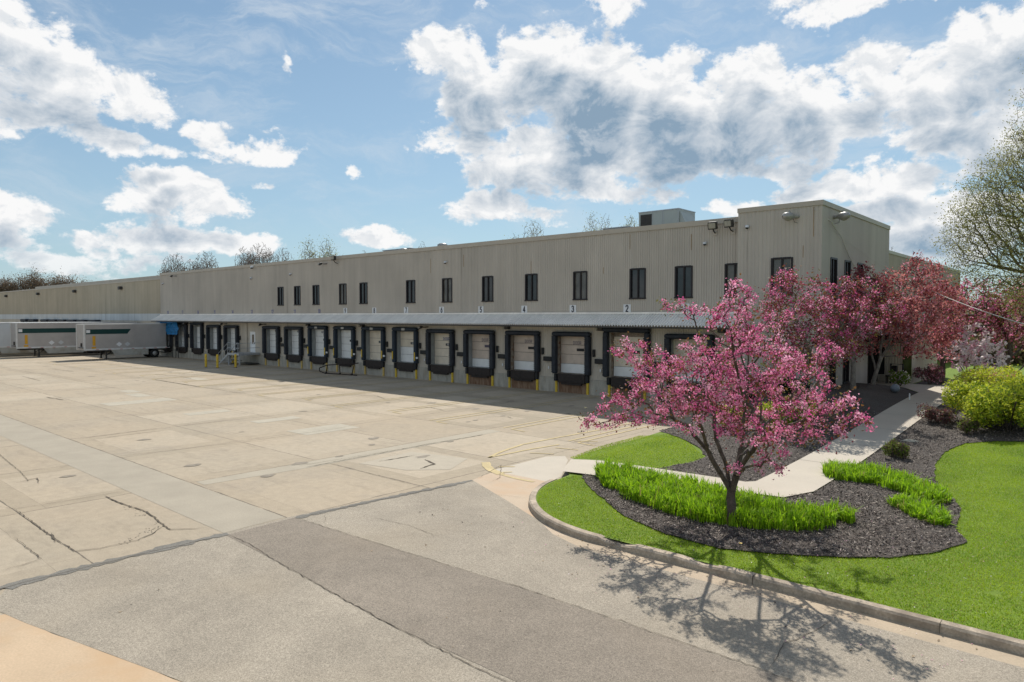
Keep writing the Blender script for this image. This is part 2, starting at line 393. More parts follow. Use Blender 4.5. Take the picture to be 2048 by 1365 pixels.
M['woodland'] = leafmat('woodland_leaf', (0.26, 0.23, 0.09), (0.32, 0.28, 0.12), 0.4, 0.5)
M['brush'] = leafmat('brown_brush', (0.26, 0.19, 0.12), (0.19, 0.14, 0.09), 0.3, 0.5)
M['trailer'] = pm('dull_aluminium', (0.42, 0.395, 0.375), 0.5, 0.09, 0.8, metal=0.15)
M['trailerlight'] = pm('pale_aluminium', (0.55, 0.57, 0.58), 0.45, 0.05, 0.8, metal=0.1)
M['trailerwhite'] = pm('white_trailer_trim', (0.62, 0.62, 0.60), 0.45, 0.08)
M['green'] = pm('dark_green_stripe', (0.008, 0.045, 0.042), 0.4, 0.1)
M['skirt'] = pm('pale_skirt', (0.42, 0.41, 0.37), 0.6, 0.12, 1.5, tint=(0.30, 0.26, 0.2))
M['tyre'] = pm('tyre_rubber', (0.018, 0.018, 0.018), 0.8, 0.1)
M['red'] = pm('red_tape', (0.45, 0.03, 0.025), 0.5, 0.05)
M['orange'] = pm('amber_label', (0.62, 0.33, 0.03), 0.5, 0.1)
M['tarp'] = pm('blue_tarpaulin', (0.02, 0.17, 0.38), 0.5, 0.2, 3.0)
M['acunit'] = pm('roof_unit_panels', (0.40, 0.43, 0.40), 0.5, 0.06, 1.5)
M['roof'] = pm('roof_membrane', (0.25, 0.25, 0.24), 0.9, 0.1, 1.0)
M['ball'] = pm('blue_grey_stone_ball', (0.20, 0.23, 0.27), 0.35, 0.2, 6.0)
M['rackmetal'] = pm('rusty_black_tube', (0.03, 0.02, 0.017), 0.7, 0.4, 8.0)
M['brown_glass'] = mat_glass('entrance_glass', (0.03, 0.028, 0.018))
M['ruststreak'] = pm('rust_streak_stain', (0.30, 0.20, 0.11), 0.8, 0.2, 3.0)
M['cable'] = pm('white_cable', (0.62, 0.60, 0.55), 0.6, 0.05)

# ------------------------------------------------------------------ flat sheets
def in_poly(P, poly):
    x, y = P[:, 0], P[:, 1]; ins = np.zeros(len(P), bool); n = len(poly)
    for i in range(n):
        x0, y0 = poly[i]; x1, y1 = poly[(i + 1) % n]
        c = ((y0 > y) != (y1 > y)); 
        with np.errstate(divide='ignore', invalid='ignore'):
            xi = (x1 - x0) * (y - y0) / (y1 - y0 + 1e-12) + x0
        ins ^= c & (x < xi)
    return ins

def sheet(name, poly, z, mat, kind='structure', parent=None, wob=0.0):
    mb = MB()
    pts = roughen(poly, wob) if wob else poly
    v = [Vector((p[0], p[1], z)) for p in pts]
    tri = geometry.tessellate_polygon([v])
    me = MB(); me.v = [tuple(q) for q in v]
    for t in tri:
        a, b, c = (v[i] for i in t)
        if (b - a).cross(c - a).z < 0: t = (t[0], t[2], t[1])
        me.f.append(tuple(t)); me.m.append(0)
    o = me.build(name, mat, parent)
    if parent is None: tag(o, kind=kind)
    return o

def roughen(poly, amp, step=0.35, seed=3):
    r = np.random.default_rng(seed); out = []
    for i in range(len(poly)):
        a = np.array(poly[i][:2], float); b = np.array(poly[(i + 1) % len(poly)][:2], float)
        L = np.linalg.norm(b - a); n = max(1, min(400, int(L / step))); nr = np.array((-(b - a)[1], (b - a)[0])) / (L + 1e-9)
        for k in range(n):
            q = a + (b - a) * k / n
            if k: q = q + nr * r.normal(0, amp)
            out.append((float(q[0]), float(q[1])))
    return out

def draped(name, poly, mat, dz, step=0.4, wob=0.0, kind='structure'):
    pts = roughen(poly, wob, 0.22) if wob else roughen(poly, 0.0, step)
    P = np.array(pts); xs = np.arange(P[:, 0].min(), P[:, 0].max(), step); ys = np.arange(P[:, 1].min(), P[:, 1].max(), step)
    g = np.array([(x, y) for x in xs for y in ys]) + rng.uniform(-.02, .02, (len(xs) * len(ys), 2))
    g = g[in_poly(g, pts)]
    n = len(pts); co = [Vector(p) for p in pts] + [Vector(p) for p in g]
    res = geometry.delaunay_2d_cdt(co, [(i, (i + 1) % n) for i in range(n)], [], 1, 1e-4)
    vs = res[0]; mb = MB(); mb.v = [(v.x, v.y, float(T(v.x, v.y)) + dz) for v in vs]
    for f in res[2]:
        a, b, c = (vs[i] for i in f[:3])
        f = tuple(f) if (b - a).x * (c - a).y - (b - a).y * (c - a).x > 0 else tuple(reversed(f))
        mb.f.append(f); mb.m.append(0)
    o = mb.build(name, mat, smooth=True); tag(o, kind=kind); return o

def ribbon(mb, pts, w, z, seed=0, jit=0.04, step=0.15, taper=True, mi=0):
    r = np.random.default_rng(seed); q = []
    for i in range(len(pts) - 1):
        a, b = np.array(pts[i][:2], float), np.array(pts[i + 1][:2], float); L = np.linalg.norm(b - a); n = max(1, int(L / step))
        for k in range(n): q.append(a + (b - a) * k / n)
    q.append(np.array(pts[-1][:2], float)); q = np.array(q); n = len(q)
    if n > 2: q[1:-1] += np.cumsum(r.normal(0, jit, (n - 2, 2)), 0) * 0.0 + r.normal(0, jit, (n - 2, 2))
    d = np.gradient(q, axis=0); d /= np.linalg.norm(d, axis=1)[:, None] + 1e-9; nr = np.stack((-d[:, 1], d[:, 0]), 1)
    ww = w * (1 + (r.uniform(-0.5, 0.6, n) if jit > 0.01 else np.zeros(n)))
    if taper: ww = ww * np.clip(np.minimum(np.arange(n), np.arange(n)[::-1]) / 4.0, 0.15, 1)
    if np.isscalar(ww) or np.ndim(ww) == 0: ww = np.full(n, w)
    A = q + nr * ww[:, None] / 2; B = q - nr * ww[:, None] / 2
    for i in range(n - 1):
        mb.poly([(B[i][0], B[i][1], z), (B[i + 1][0], B[i + 1][1], z), (A[i + 1][0], A[i + 1][1], z), (A[i][0], A[i][1], z)], mi)

# ================================================================== GROUND
sheet('ground', [(-900, -200), (900, -200), (900, 1200), (-900, 1200)], -0.06, M['fargr'])
sheet('yard', [(-300, -60), (-14.0, -60), (-12.0, 12.0), (-9.0, 12.0), (-9.0, 15.0), (-12.0, 20.5), (-12, 24), (-12, 37), (-300, 37)], 0.0, M['yard'])
asph_poly = [(-15.30, 3.3), (-15.35, 9.1), (-15.05, 11.9), (-14.65, 14.85), (-12.3, 13.8), (-10.5, 12.95), (-9.6, 12.35), (-8.6, 12.02), (40, 12.02), (40, 4.6), (0, 4.6), (-7.0, 4.45), (-8.5, 4.2), (-10.08, 3.84), (-11.66, 3.46), (-13.24, 3.08), (-14.4, 2.85)]
sheet('road', asph_poly, 0.006, M['asph'])
sheet('road', [(-15.15, 7.38), (-12, 7.22), (-9, 6.95), (-5, 7.0), (0, 7.1), (40, 7.1), (40, 9.35), (0, 9.4), (-5, 9.5), (-8.2, 9.48), (-12, 9.28), (-15.2, 9.15)], 0.010, M['asph_dark'])
sheet('apron', [(-14.65, 14.85), (-12.3, 13.8), (-10.5, 12.95), (-9.6, 12.35), (-8.5, 12.60), (-9.6, 13.0), (-11.2, 14.0), (-12.4, 15.3), (-12.75, 16.2), (-14.9, 16.2), (-14.8, 15.4)], 0.005, M['apron'])
sheet('apron', [(-15.1, 16.2), (-12.75, 16.2), (-12.9, 17.0), (-14.2, 19.1), (-14.7, 19.6), (-15.15, 19.1)], 0.004, M['path'])
sheet('gutter', [(-9.6, 12.35), (-8.6, 12.02), (40, 12.02), (40, 12.6), (-8.5, 12.6)], 0.0055, M['gutter'])
sheet('pavement', [(-13.9, 2.95), (-13.24, 3.08), (-11.66, 3.46), (-10.08, 3.84), (-8.5, 4.2), (-7.0, 4.45), (0, 4.6), (10, 4.6), (10, -10), (-14.0, -10)], 0.004, M['tan'], wob=0.006)
sheet('yard', [(-15.35, 7.42), (-15.42, 9.02), (-80, 9.0), (-80, 7.42)], 0.004, M['strip'])
sheet('yard', [(-19.9, 12.45), (-19.95, 22.0), (-20.7, 22.0), (-20.75, 9.2), (-20.2, 9.2)], 0.004, M['strip2'])
for k, (x0, y0, x1, y1) in enumerate([(-50.0, 17.1, -48.2, 17.9), (-47.4, 16.6, -45.2, 17.4), (-43.5, 13.9, -41.9, 17.6), (-35.8, 15.2, -34.8, 17.4), (-30.8, 16.2, -29.9, 18.5), (-56, 24.0, -53.5, 25.0), (-27.0, 15.9, -25.4, 18.6)]):
    sheet('patch', [(x0, y0), (x1, y0), (x1, y1), (x0, y1)], 0.005 + k * 0.0002, M['pale'])
sheet('patch', [(-19.2, 14.0), (-17.2, 14.4), (-16.2, 15.4), (-17.0, 17.0), (-19.4, 16.5)], 0.0062, pm('newer_slab', (0.435, 0.38, 0.295), 0.85, 0.06))
# crumbled asphalt edge against the slab, seams and cracks
mb = MB()
ribbon(mb, [(-15.22, 1.5), (-15.3, 4.2), (-15.28, 6.6), (-15.2, 7.45)], 0.26, 0.014, 1, 0.014, 0.12, False)
ribbon(mb, [(-15.16, 9.15), (-14.98, 11.5), (-14.6, 14.8)], 0.19, 0.0145, 2, 0.014, 0.12, False)
tag(mb.build('asphalt_edge', M['tar']), kind='structure')
mb = MB(); cz = 0.017
for i, (pts, w) in enumerate([
    ([(-15.18, 1.6), (-15.27, 4.0), (-15.25, 5.6), (-15.17, 7.3)], 0.03), ([(-15.13, 9.2), (-14.95, 11.4), (-14.58, 14.3)], 0.03),
    ([(-15.1, 7.42), (-14.3, 7.43), (-12.6, 7.24), (-9, 6.96), (-6.2, 6.88), (-5, 7.0), (2, 7.1)], 0.022),
    ([(-15.15, 9.17), (-12, 9.30), (-8.2, 9.50), (-5, 9.52), (2, 9.4)], 0.022),
    ([(-13.9, 10.4), (-12.6, 10.6), (-11.6, 10.5), (-11.3, 10.8)], 0.016), ([(-15.0, 9.9), (-14.1, 9.3)], 0.014),
    ([(-3.4, 12.0), (-3.5, 11.2), (-3.7, 10.5), (-3.6, 9.6)], 0.018),
    ([(-21.07, 6.80), (-20.11, 6.78), (-18.47, 6.94), (-17.4, 6.80), (-16.95, 6.75), (-16.53, 6.72), (-16.17, 7.08), (-16.0, 7.40)], 0.06),
    ([(-16.95, 6.75), (-16.5, 6.3), (-16.28, 5.9), (-16.3, 5.2), (-16.5, 4.75), (-17.4, 4.72), (-18.08, 4.74), (-20.06, 4.76), (-21.3, 4.8)], 0.035),
    ([(-17.5, 4.66), (-18.3, 4.8)], 0.09), ([(-18.6, 4.15), (-16.5, 4.15), (-16.3, 3.4)], 0.025),
    ([(-21.9, 4.6), (-21.3, 4.8), (-21.1, 7.4)], 0.025), ([(-24.6, 5.5), (-24.6, 5.9), (-26.5, 6.1), (-30.7, 6.4)], 0.025), ([(-24.6, 5.5), (-24.9, 6.2), (-24.0, 6.0)], 0.05),
    ([(-20.35, 12.4), (-20.07, 16.87)], 0.02), ([(-19.97, 13.35), (-15.56, 13.3)], 0.025), ([(-18.0, 15.9), (-17.2, 15.6), (-17.0, 14.8)], 0.14), ([(-18.9, 14.6), (-18.8, 16.2)], 0.08),
    ([(-20.0, 12.4), (-20.05, 18.0), (-19.9, 21.0)], 0.05), ([(-14.6, 15.0), (-15.4, 17.0), (-14.2, 15.6), (-14.05, 15.0)], 0.02), ([(-13.3, 13.9), (-11.9, 14.4)], 0.012),
    ([(-21.8, 9.45), (-20.2, 13.3)], 0.015), ([(-26.6, 8.9), (-25.9, 13.2), (-25.9, 18.4)], 0.035), ([(-31.6, 9.43), (-31.9, 12.7)], 0.06), ([(-31.0, 9.7), (-31.1, 12.3)], 0.05),
    ([(-31.85, 13.5), (-31.8, 15.82)], 0.05), ([(-56.6, 22.0), (-48, 21.8)], 0.14), ([(-48, 21.8), (-42.0, 21.7)], 0.05), ([(-49.5, 12.8), (-46.5, 13.1)], 0.10), ([(-52.9, 14.5), (-52.4, 18)], 0.10),
    ([(-29.5, 24.0), (-28.0, 25.2), (-26.5, 24.8)], 0.06), ([(-36, 26.2), (-34.5, 26.6), (-33, 26.0)], 0.07), ([(-23.4, 24.5), (-22.6, 25.4), (-21.9, 25.0)], 0.05), ([(-19.0, 24.2), (-18.3, 24.7)], 0.06),
    ([(-62, 24), (-58, 24.6), (-55, 24.2)], 0.07), ([(-75, 20), (-70, 20.4)], 0.10), ([(-68, 16), (-62, 15.8)], 0.07), ([(-44, 21), (-40, 23.5)], 0.05), ([(-15.0, 22.0), (-16.2, 22.4)], 0.04)]):
    ribbon(mb, pts, w * .55, cz + i * 0.0001, 10 + i, 0.011, 0.11)
tag(mb.build('pavement_cracks', M['crack']), kind='structure')
# broken concrete rubble along the wide crack
mb = MB()
for i in range(70):
    t = random.random(); a, b = ((-19.6, 6.82), (-17.0, 6.72)) if i % 2 else ((-17.0, 6.6), (-16.3, 5.6))
    x = a[0] + (b[0] - a[0]) * t + random.gauss(0, .06); y = a[1] + (b[1] - a[1]) * t + random.gauss(0, .08); s = random.uniform(.008, .022)
    mb.box((x, y, 0.0), (x + s, y + s * .8, s * .5 + .004), 0, Matrix.Translation((x, y, 0)) @ Matrix.Rotation(random.random() * 3, 4, 'Z') @ Matrix.Translation((-x, -y, 0)))
tag(mb.build('rubble', M['strip']), kind='stuff')
# oil stains in the parking bays and tyre-darkened spots
m_ = NT('oil_stain'); m_.base(m_.mix(m_.rng(m_.noise(5, 4, .6), .35, .65), (0.20, 0.17, 0.13), (0.30, 0.255, 0.195))); m_.set(Roughness=0.7)
r_o = np.random.default_rng(12); mb = MB()
for i in range(46):
    x, y = (r_o.uniform(-80, -17), r_o.uniform(19, 33)) if i < 34 else (r_o.uniform(-34, -16), r_o.uniform(5, 20)); a = r_o.uniform(.05, .22); n_ = 11
    mb.poly([(x + a * r_o.uniform(.6, 1.2) * math.cos(t) , y + a * 1.5 * r_o.uniform(.6, 1.2) * math.sin(t), .0105 + i * 2e-5) for t in np.linspace(0, 2 * math.pi, n_ + 1)[:-1]])
tag(mb.build('oil_stains', m_.mat), kind='stuff')
# painted markings
mb = MB(); z = 0.0125
def line(a, b, w=0.10): ribbon(mb, [a, b], w, z + len(mb.v) * 1e-7, len(mb.v), 0.004, 0.5, False)
DX0, DP = -18.17, 4.115
def door_x(k): return DX0 - DP * (k - 1)
for k in range(0, 18):
    xb = door_x(k) - DP / 2
    y0 = 22.2 + (0.5 if k % 2 else -0.2)
    line((xb + 0.25, y0), (xb + 0.25, 35.5)); line((xb - 0.25, y0 + .05), (xb - 0.25, 35.5))
    line((xb + 0.25, y0), (xb + 1.1, y0 - .1))
for c in [[(-16.9, 30.0), (-16.95, 25.06), (-17.19, 22.32), (-17.27, 20.25), (-16.96, 18.73), (-16.55, 17.61)], [(-16.55, 17.61), (-16.5, 18.7), (-16.42, 19.85), (-16.2, 21.2)]]:
    ribbon(mb, c, 0.13, z, 5, 0.008, 0.2, False)
ribbon(mb, [(-16.1, 16.95), (-15.65, 16.55), (-15.09, 16.2), (-14.5, 15.98)], 0.30, z, 6, 0.008, 0.2, False)
ribbon(mb, [(-14.5, 15.98), (-13.8, 15.88), (-13.1, 15.9)], 0.14, z, 7, 0.008, 0.2, False)
for a, b in [((-15.3, 16.75), (-14.9, 17.1)), ((-14.75, 16.1), (-14.45, 16.45)), ((-16.2, 22.2), (-15.4, 22.7)), ((-15.9, 20.6), (-15.0, 20.8)), ((-16.0, 19.2), (-15.2, 19.6))]: line(a, b, 0.09)
tag(mb.build('road_marking', M['paint']), kind='structure')

# ---- landscaped ground
arc = [(-8.5 + 3.93 * math.cos(t), 16.53 + 3.93 * math.sin(t)) for t in np.linspace(R(270), R(182), 14)]
land = [(45, 12.62)] + [(x, y) for x, y in arc] + [(-12.5, 16.9), (-12.95, 17.3), (-14.1, 19.1), (-14.45, 20.5), (-14.5, 23), (-14.7, 30), (-15.3, 35.8), (-14.0, 37), (-14.0, 160), (70, 160), (45, 60)]
def big_drape(name, poly, mat):
    o = draped(name, poly, mat, 0.0, 0.9); return o
big_drape('lawn', land, M['lawn'])
M1 = [GT(*p) for p in [(1163, 950), (1172, 968), (1200, 995), (1250, 1035), (1330, 1070), (1440, 1100), (1550, 1110), (1700, 1118), (1800, 1116), (1880, 1105), (1935, 1086), (1912, 1062), (1922, 1020), (1903, 996), (1880, 975), (1868, 958), (1870, 930), (1890, 905), (1930, 888), (1990, 884), (2048, 885), (2120, 880)]]
M1 += [(2.5, 40), (-3.5, 41.2), (-6.15, 41.2), (-6.15, 19.4), (-6.75, 18.25), (-8.5, 17.9), (-11.5, 17.2)]
M2 = [GT(1312, 941), GT(1345, 933), GT(1385, 926), GT(1412, 915), GT(1400, 898), GT(1375, 884), GT(1345, 872), GT(1318, 863), (-14.3, 30), (-15.0, 35.4), (-11.0, 35.5), (-11.0, 43.6), (-9.5, 43.6), (-7.8, 41.2), (-7.8, 19.5)]
M3 = [(-9.0, 46.2), (-3.8, 46.0), (0.5, 50), (-4, 53), (-9, 50)]
draped('flower_bed', M1, M['mulch'], 0.03, 0.4, 0.02); draped('flower_bed', M2, M['mulch'], 0.03, 0.4, 0.02); draped('flower_bed', M3, M['mulch'], 0.03, 0.4, 0.02)
draped('path', [(-12.85, 16.95), (-13.95, 18.95), (-11.0, 19.2), (-8.0, 19.35), (-7.8, 19.6), (-7.78, 41.2), (-9.4, 43.6), (-11.0, 43.7), (-11.0, 46.1), (-3.9, 45.9), (-3.7, 43.6), (-6.1, 41.2), (-6.15, 19.5), (-6.55, 18.35), (-8.5, 18.0), (-11.0, 17.3)], M['path'], 0.06, 0.5)
mb = MB()
for y in (23.2, 26.6, 30.0, 33.4, 36.8, 40.2):
    for k in range(6):
        x0 = -7.78 + k * 0.27; mb.poly([(x0, y, float(T(x0, y)) + .064), (x0 + .27, y, float(T(x0 + .27, y)) + .064), (x0 + .27, y + .018, float(T(x0 + .27, y)) + .064), (x0, y + .018, float(T(x0, y)) + .064)])
tag(mb.build('path_joint', M['crack']), kind='structure')
# ---- kerb
def kerb():
    cx_, cy_, ro, ri = -8.5, 16.6, 4.14, 3.93
    prof_pts = []
    path = []
    for x in np.arange(40, -8.5, -0.5): path.append((x, 12.6 - 0.14, 0, 1))
    for t in np.linspace(R(270), R(180), 26): path.append((cx_ + ro * math.cos(t), cy_ + ro * math.sin(t), -math.cos(t), -math.sin(t)))
    mb = MB(); n = len(path); prof = [(0, -0.02), (0.012, 0.12), (0.05, 0.155), (0.20, 0.16), (0.21, 0.02)]
    for i, (x, y, nx, ny) in enumerate(path):
        h = 1.0
        if i > n - 3: h = 0.55 if i == n - 2 else 0.25
        if abs(x + 8.05) < 0.14 and y < 13: h = 0.45
        if abs(x + 5.95) < 0.1 and y < 13: h = 0.75
        j = random.uniform(-0.006, 0.006)
        for d, zz in prof: mb.v.append((x + nx * (d + j), y + ny * (d + j), zz * h))
    k = len(prof)
    for i in range(n - 1):
        for a in range(k - 1):
            mb.f.append((i * k + a, i * k + a + 1, (i + 1) * k + a + 1, (i + 1) * k + a)); mb.m.append(0)
    mb.f.append(tuple((n - 1) * k + a for a in range(k))); mb.m.append(0)
    o = mb.build('kerb', M['kerb']); tag(o, kind='structure')
    # joints across the kerb
    mb = MB()
    for x in (-5.0, -2.0, 1.0, 4.0):
        mb.box((x, 12.457, 0.0), (x + .006, 12.67, 0.1635))
    tag(mb.build('kerb_joint', M['crack']), kind='structure')
kerb()
mb = MB()
for i in range(90):
    x = -8.05 + random.gauss(0, .14); y = 12.55 + random.gauss(0, .07); s = random.uniform(.02, .07); zz = 0.0 if y < 12.45 else 0.06
    mb.bbox((x, y, zz), (x + s, y + s * .8, zz + s * .7), s * .2, 0, Matrix.Translation((x, y, 0)) @ Matrix.Rotation(random.random() * 3, 4, 'Z') @ Matrix.Translation((-x, -y, 0)))
tag(mb.build('kerb_rubble', M['kerb']), kind='stuff')

# ================================================================== BUILDING
def ribbed(mb, s0, s1, z0, z1, place, opens=(), p=0.15, dep=0.022, mi=0, flip=False):
    """ribbed cladding between s0 and s1; place(s, d, z) puts a point (d outward); opens: (sa, sb, za, zb)"""
    n = max(1, int(round((s1 - s0) / p))); p = (s1 - s0) / n
    for i in range(n):
        a = s0 + i * p; mid = a + p / 2; zs = [(z0, z1)]
        for (sa, sb, za, zb) in opens:
            if sa < mid < sb:
                new = []
                for (u, v) in zs:
                    if zb <= u or za >= v: new.append((u, v)); continue
                    if za > u: new.append((u, za))
                    if zb < v: new.append((zb, v))
                zs = new
        prof = [(a, 0), (a + .58 * p, 0), (a + .68 * p, -dep), (a + .90 * p, -dep), (a + p, 0)]
        for (u, v) in zs:
            for k in range(4):
                q = [place(*prof[k], u), place(*prof[k + 1], u), place(*prof[k + 1], v), place(*prof[k], v)]
                mb.poly(q[::-1] if flip else q, mi)

D = 36.0
wh = thing('warehouse', 'long beige ribbed metal warehouse with loading docks and a taller office end', 'warehouse', (0, 0, 0))
XL, XR, XT = -90.3, -15.25, -11.0; YT = 35.5; YTB = 48.65
win_x = [-61.88, -58.83, -55.7, -51.59, -48.48, -42.32, -38.11, -34.01, -29.89, -25.81, -21.71, -18.64, -15.6]
def snap(x, x0, p=0.15): return x0 + round((x - x0) / p) * p
nrib = int(round((XR - XL) / 0.15)); pr = (XR - XL) / nrib
opens = []
for x in win_x:
    a = snap(x - 0.5, XL, pr); opens.append((a, a + 7 * pr, 6.08, 7.82))
mb = MB(); ribbed(mb, XL, XR, 5.16, 10.06, lambda s, d, z: (s, D - d, z), opens)
mb.poly([(XL, D + .02, 4.2), (XL, D + 12, 4.2), (XL, D + 12, 10.06), (XL, D + .02, 10.06)])
mb.build('wall', M['siding'], wh)
docks = [k for k in range(1, 19) if k != 13]
lop = []
for k in docks:
    a = snap(door_x(k) - 1.27, XL, pr); lop.append((a, a + 17 * pr, 0.9, 3.95))
MD = -67.35     # personnel door
lop.append((snap(MD - .55, XL, pr), snap(MD - .55, XL, pr) + 7 * pr, 1.2, 3.35))
mb = MB(); ribbed(mb, XL, XR, 0.96, 5.16, lambda s, d, z: (s, D - d, z), lop)
mb.build('lower_wall', M['siding_low'], wh)
mb = MB(); edges = [XL]
for k in sorted(docks, reverse=True): edges += [door_x(k) - 1.12, door_x(k) + 1.12]
edges.append(XR)
for i in range(0, len(edges), 2): mb = MB(); mb.box((edges[i], D - 0.05, -0.1), (edges[i + 1], D + 0.25, 0.955)); mb.build('foundation', M['found'], wh)
# roof slabs and copings
mb = MB(); mb.box((XL, D + .12, 9.6), (XR, 94, 9.95)); mb.box((XR + .02, YT + .15, 10.2), (XT - .12, YTB, 10.4)); mb.box((-260, D + .9, 9.2), (XL - .05, 65, 9.35)); mb.box((XR, 49, 9.6), (-14.25, 94, 9.9))
mb.build('roof', M['roof'], wh)
mb = MB()
mb.box((XL, D - .05, 10.04), (XR, D + .30, 10.31)); mb.box((XL, D - .058, 10.02), (XR, D - .02, 10.06))
mb.box((XR - .03, YT - .05, 10.42), (XT + .05, YT + .3, 10.66)); mb.box((XT - .3, YT + .3, 10.42), (XT + .05, YTB, 10.66)); mb.box((XR - .03, YT + .3, 10.42), (XR + .3, YTB, 10.66))
mb.box((-14.3, YTB, 10.05), (-14.05, 96, 10.30))
mb.build('coping', M['coping'], wh)
# office end
two = []
twin = [(snap(-13.5, XR), snap(-13.5, XR) + 1.05, 6.1, 7.95)]
mb = MB(); ribbed(mb, XR, XT - 0.12, 0.7, 10.44, lambda s, d, z: (s, YT - d, z), twin, 0.20, 0.015)
mb.box((XT - .12, YT, 0.7), (XT, YT + .12, 10.44))
mb.poly([(XR, YT, 0), (XR, D, 0), (XR, D, 10.44), (XR, YT, 10.44)][::-1])
mb.build('office_front_wall', M['siding'], wh)
swin = [(36.9, 37.95, 6.1, 7.95), (39.3, 40.35, 6.1, 7.95), (36.9, 37.95, 1.45, 3.2), (39.3, 40.35, 1.45, 3.2), (41.7, 42.75, 6.1, 7.95), (44.2, 46.3, 0.9, 3.3)]
mb = MB(); ribbed(mb, YT + .12, YTB, 0.7, 10.44, lambda s, d, z: (XT + d, s, z), swin, 0.15, 0.012)
mb.poly([(XT, YTB, 0.7), (-14.2, YTB, .7), (-14.2, YTB, 10.44), (XT, YTB, 10.44)])
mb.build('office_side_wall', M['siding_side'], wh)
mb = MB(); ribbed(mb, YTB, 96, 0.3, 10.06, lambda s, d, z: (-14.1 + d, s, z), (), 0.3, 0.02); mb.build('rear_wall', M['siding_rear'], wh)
# left wing
YW = 36.7
mb = MB(); ribbed(mb, -260, XL + .3, 5.28, 9.65, lambda s, d, z: (s, YW - d, z), (), 0.3, 0.03); mb.build('wing_wall', M['siding_wing'], wh)
mb = MB(); ribbed(mb, -260, XL + .3, 4.35, 5.28, lambda s, d, z: (s, YW - .03 - d, z), (), 0.3, 0.03); mb.build('wing_white_band', M['white_band'], wh)
mb = MB(); ribbed(mb, -260, XL + .3, 0, 4.35, lambda s, d, z: (s, YW - d, z), (), 0.3, 0.03); mb.build('wing_lower_wall', M['siding_low'], wh)
mb = MB(); mb.box((-260, YW - .06, 9.62), (XL, YW + .3, 9.82)); mb.box((-150, YW + 1.0, 9.8), (XL, YW + 1.3, 10.31)); mb.build('wing_coping', M['coping'], wh)
for x in (-151.2, -146.2, -138.9, -134.2, -129.6, -124.9, -120.0, -115.0):
    mb = MB(); mb.bbox((x - 1.45, YW - .75, 1.2), (x - 1.1, YW - .04, 4.32), .05); mb.bbox((x + 1.1, YW - .75, 1.2), (x + 1.45, YW - .04, 4.32), .05); mb.bbox((x - 1.7, YW - .78, 4.0), (x + 1.7, YW - .02, 4.4), .08)
    mb.build('dock_seal', M['rubber'], wh)
    mb = MB(); mb.box((x - 1.1, YW - .06, 1.2), (x + 1.1, YW - .035, 4.0)); mb.build('dock_door', M['doorwhite'], wh)

def window(x0, x1, z0, z1, place, parent, blind=False, bars=1):
    fr = MB(); t = 0.07; pin = 0.05
    def bx(a, b, c, d, o0, o1):
        pts = [place(a, o0, c), place(b, o0, c), place(b, o1, c), place(a, o1, c), place(a, o0, d), place(b, o0, d), place(b, o1, d), place(a, o1, d)]
        n = len(fr.v); fr.v.extend(pts)
        for q in ((0, 1, 2, 3), (4, 5, 6, 7), (0, 1, 5, 4), (1, 2, 6, 5), (2, 3, 7, 6), (3, 0, 4, 7)): fr.f.append(tuple(n + i for i in q)); fr.m.append(0)
    bx(x0 - .03, x0 + t, z0, z1, 0.035, -0.14); bx(x1 - t, x1 + .03, z0, z1, 0.035, -0.14)
    bx(x0 + t, x1 - t, z1 - t, z1 + .02, 0.035, -0.14); bx(x0 - .05, x1 + .05, z0 - .09, z0, 0.06, -0.14)
    xm = (x0 + x1) / 2
    bx(xm - .045, xm + .045, z0, z1 - t, 0.0, -0.10)
    w = fr.build('window', M['frame'], parent)
    for a, b, bl in ((x0 + t, xm - .045, blind), (xm + .045, x1 - t, blind)):
        g = MB(); g.poly([place(a, -0.07, z0), place(b, -0.07, z0), place(b, -0.07, z1 - t), place(a, -0.07, z1 - t)])
        g.build('pane', M['blind'] if bl else M['glass'], w)
    return w
for i, (a, b, c, d) in enumerate(opens): window(a, b, c, d, lambda s, o, z: (s, D - o, z), wh, i in (3, 6, 9, 12))
for a, b, c, d in twin: window(a, b, c, d, lambda s, o, z: (s, YT - o, z), wh, True)
for a, b, c, d in swin[:5]: window(a, b, c, d, lambda s, o, z: (XT + o, s, z), wh)

for x, y, z0, z1 in ((-11.42, YT, 8.9, 10.35), (-11.9, YT, 7.9, 8.5)): g = MB(); g.box((x, y - .004, z0), (x + .035, y - .001, z1)); g.build('rust_streak', M['ruststreak'], wh)
for x, z0, z1 in ((-29.93, 7.84, 8.7), (-18.2, 8.7, 9.6), (-22.2, 9.0, 9.9), (-36.4, 8.6, 9.5), (-24.1, 7.6, 8.0), (-40.0, 8.3, 9.4)): g = MB(); g.box((x, D - .004, z0), (x + .04, D - .001, z1)); g.build('rust_streak', M['ruststreak'], wh)
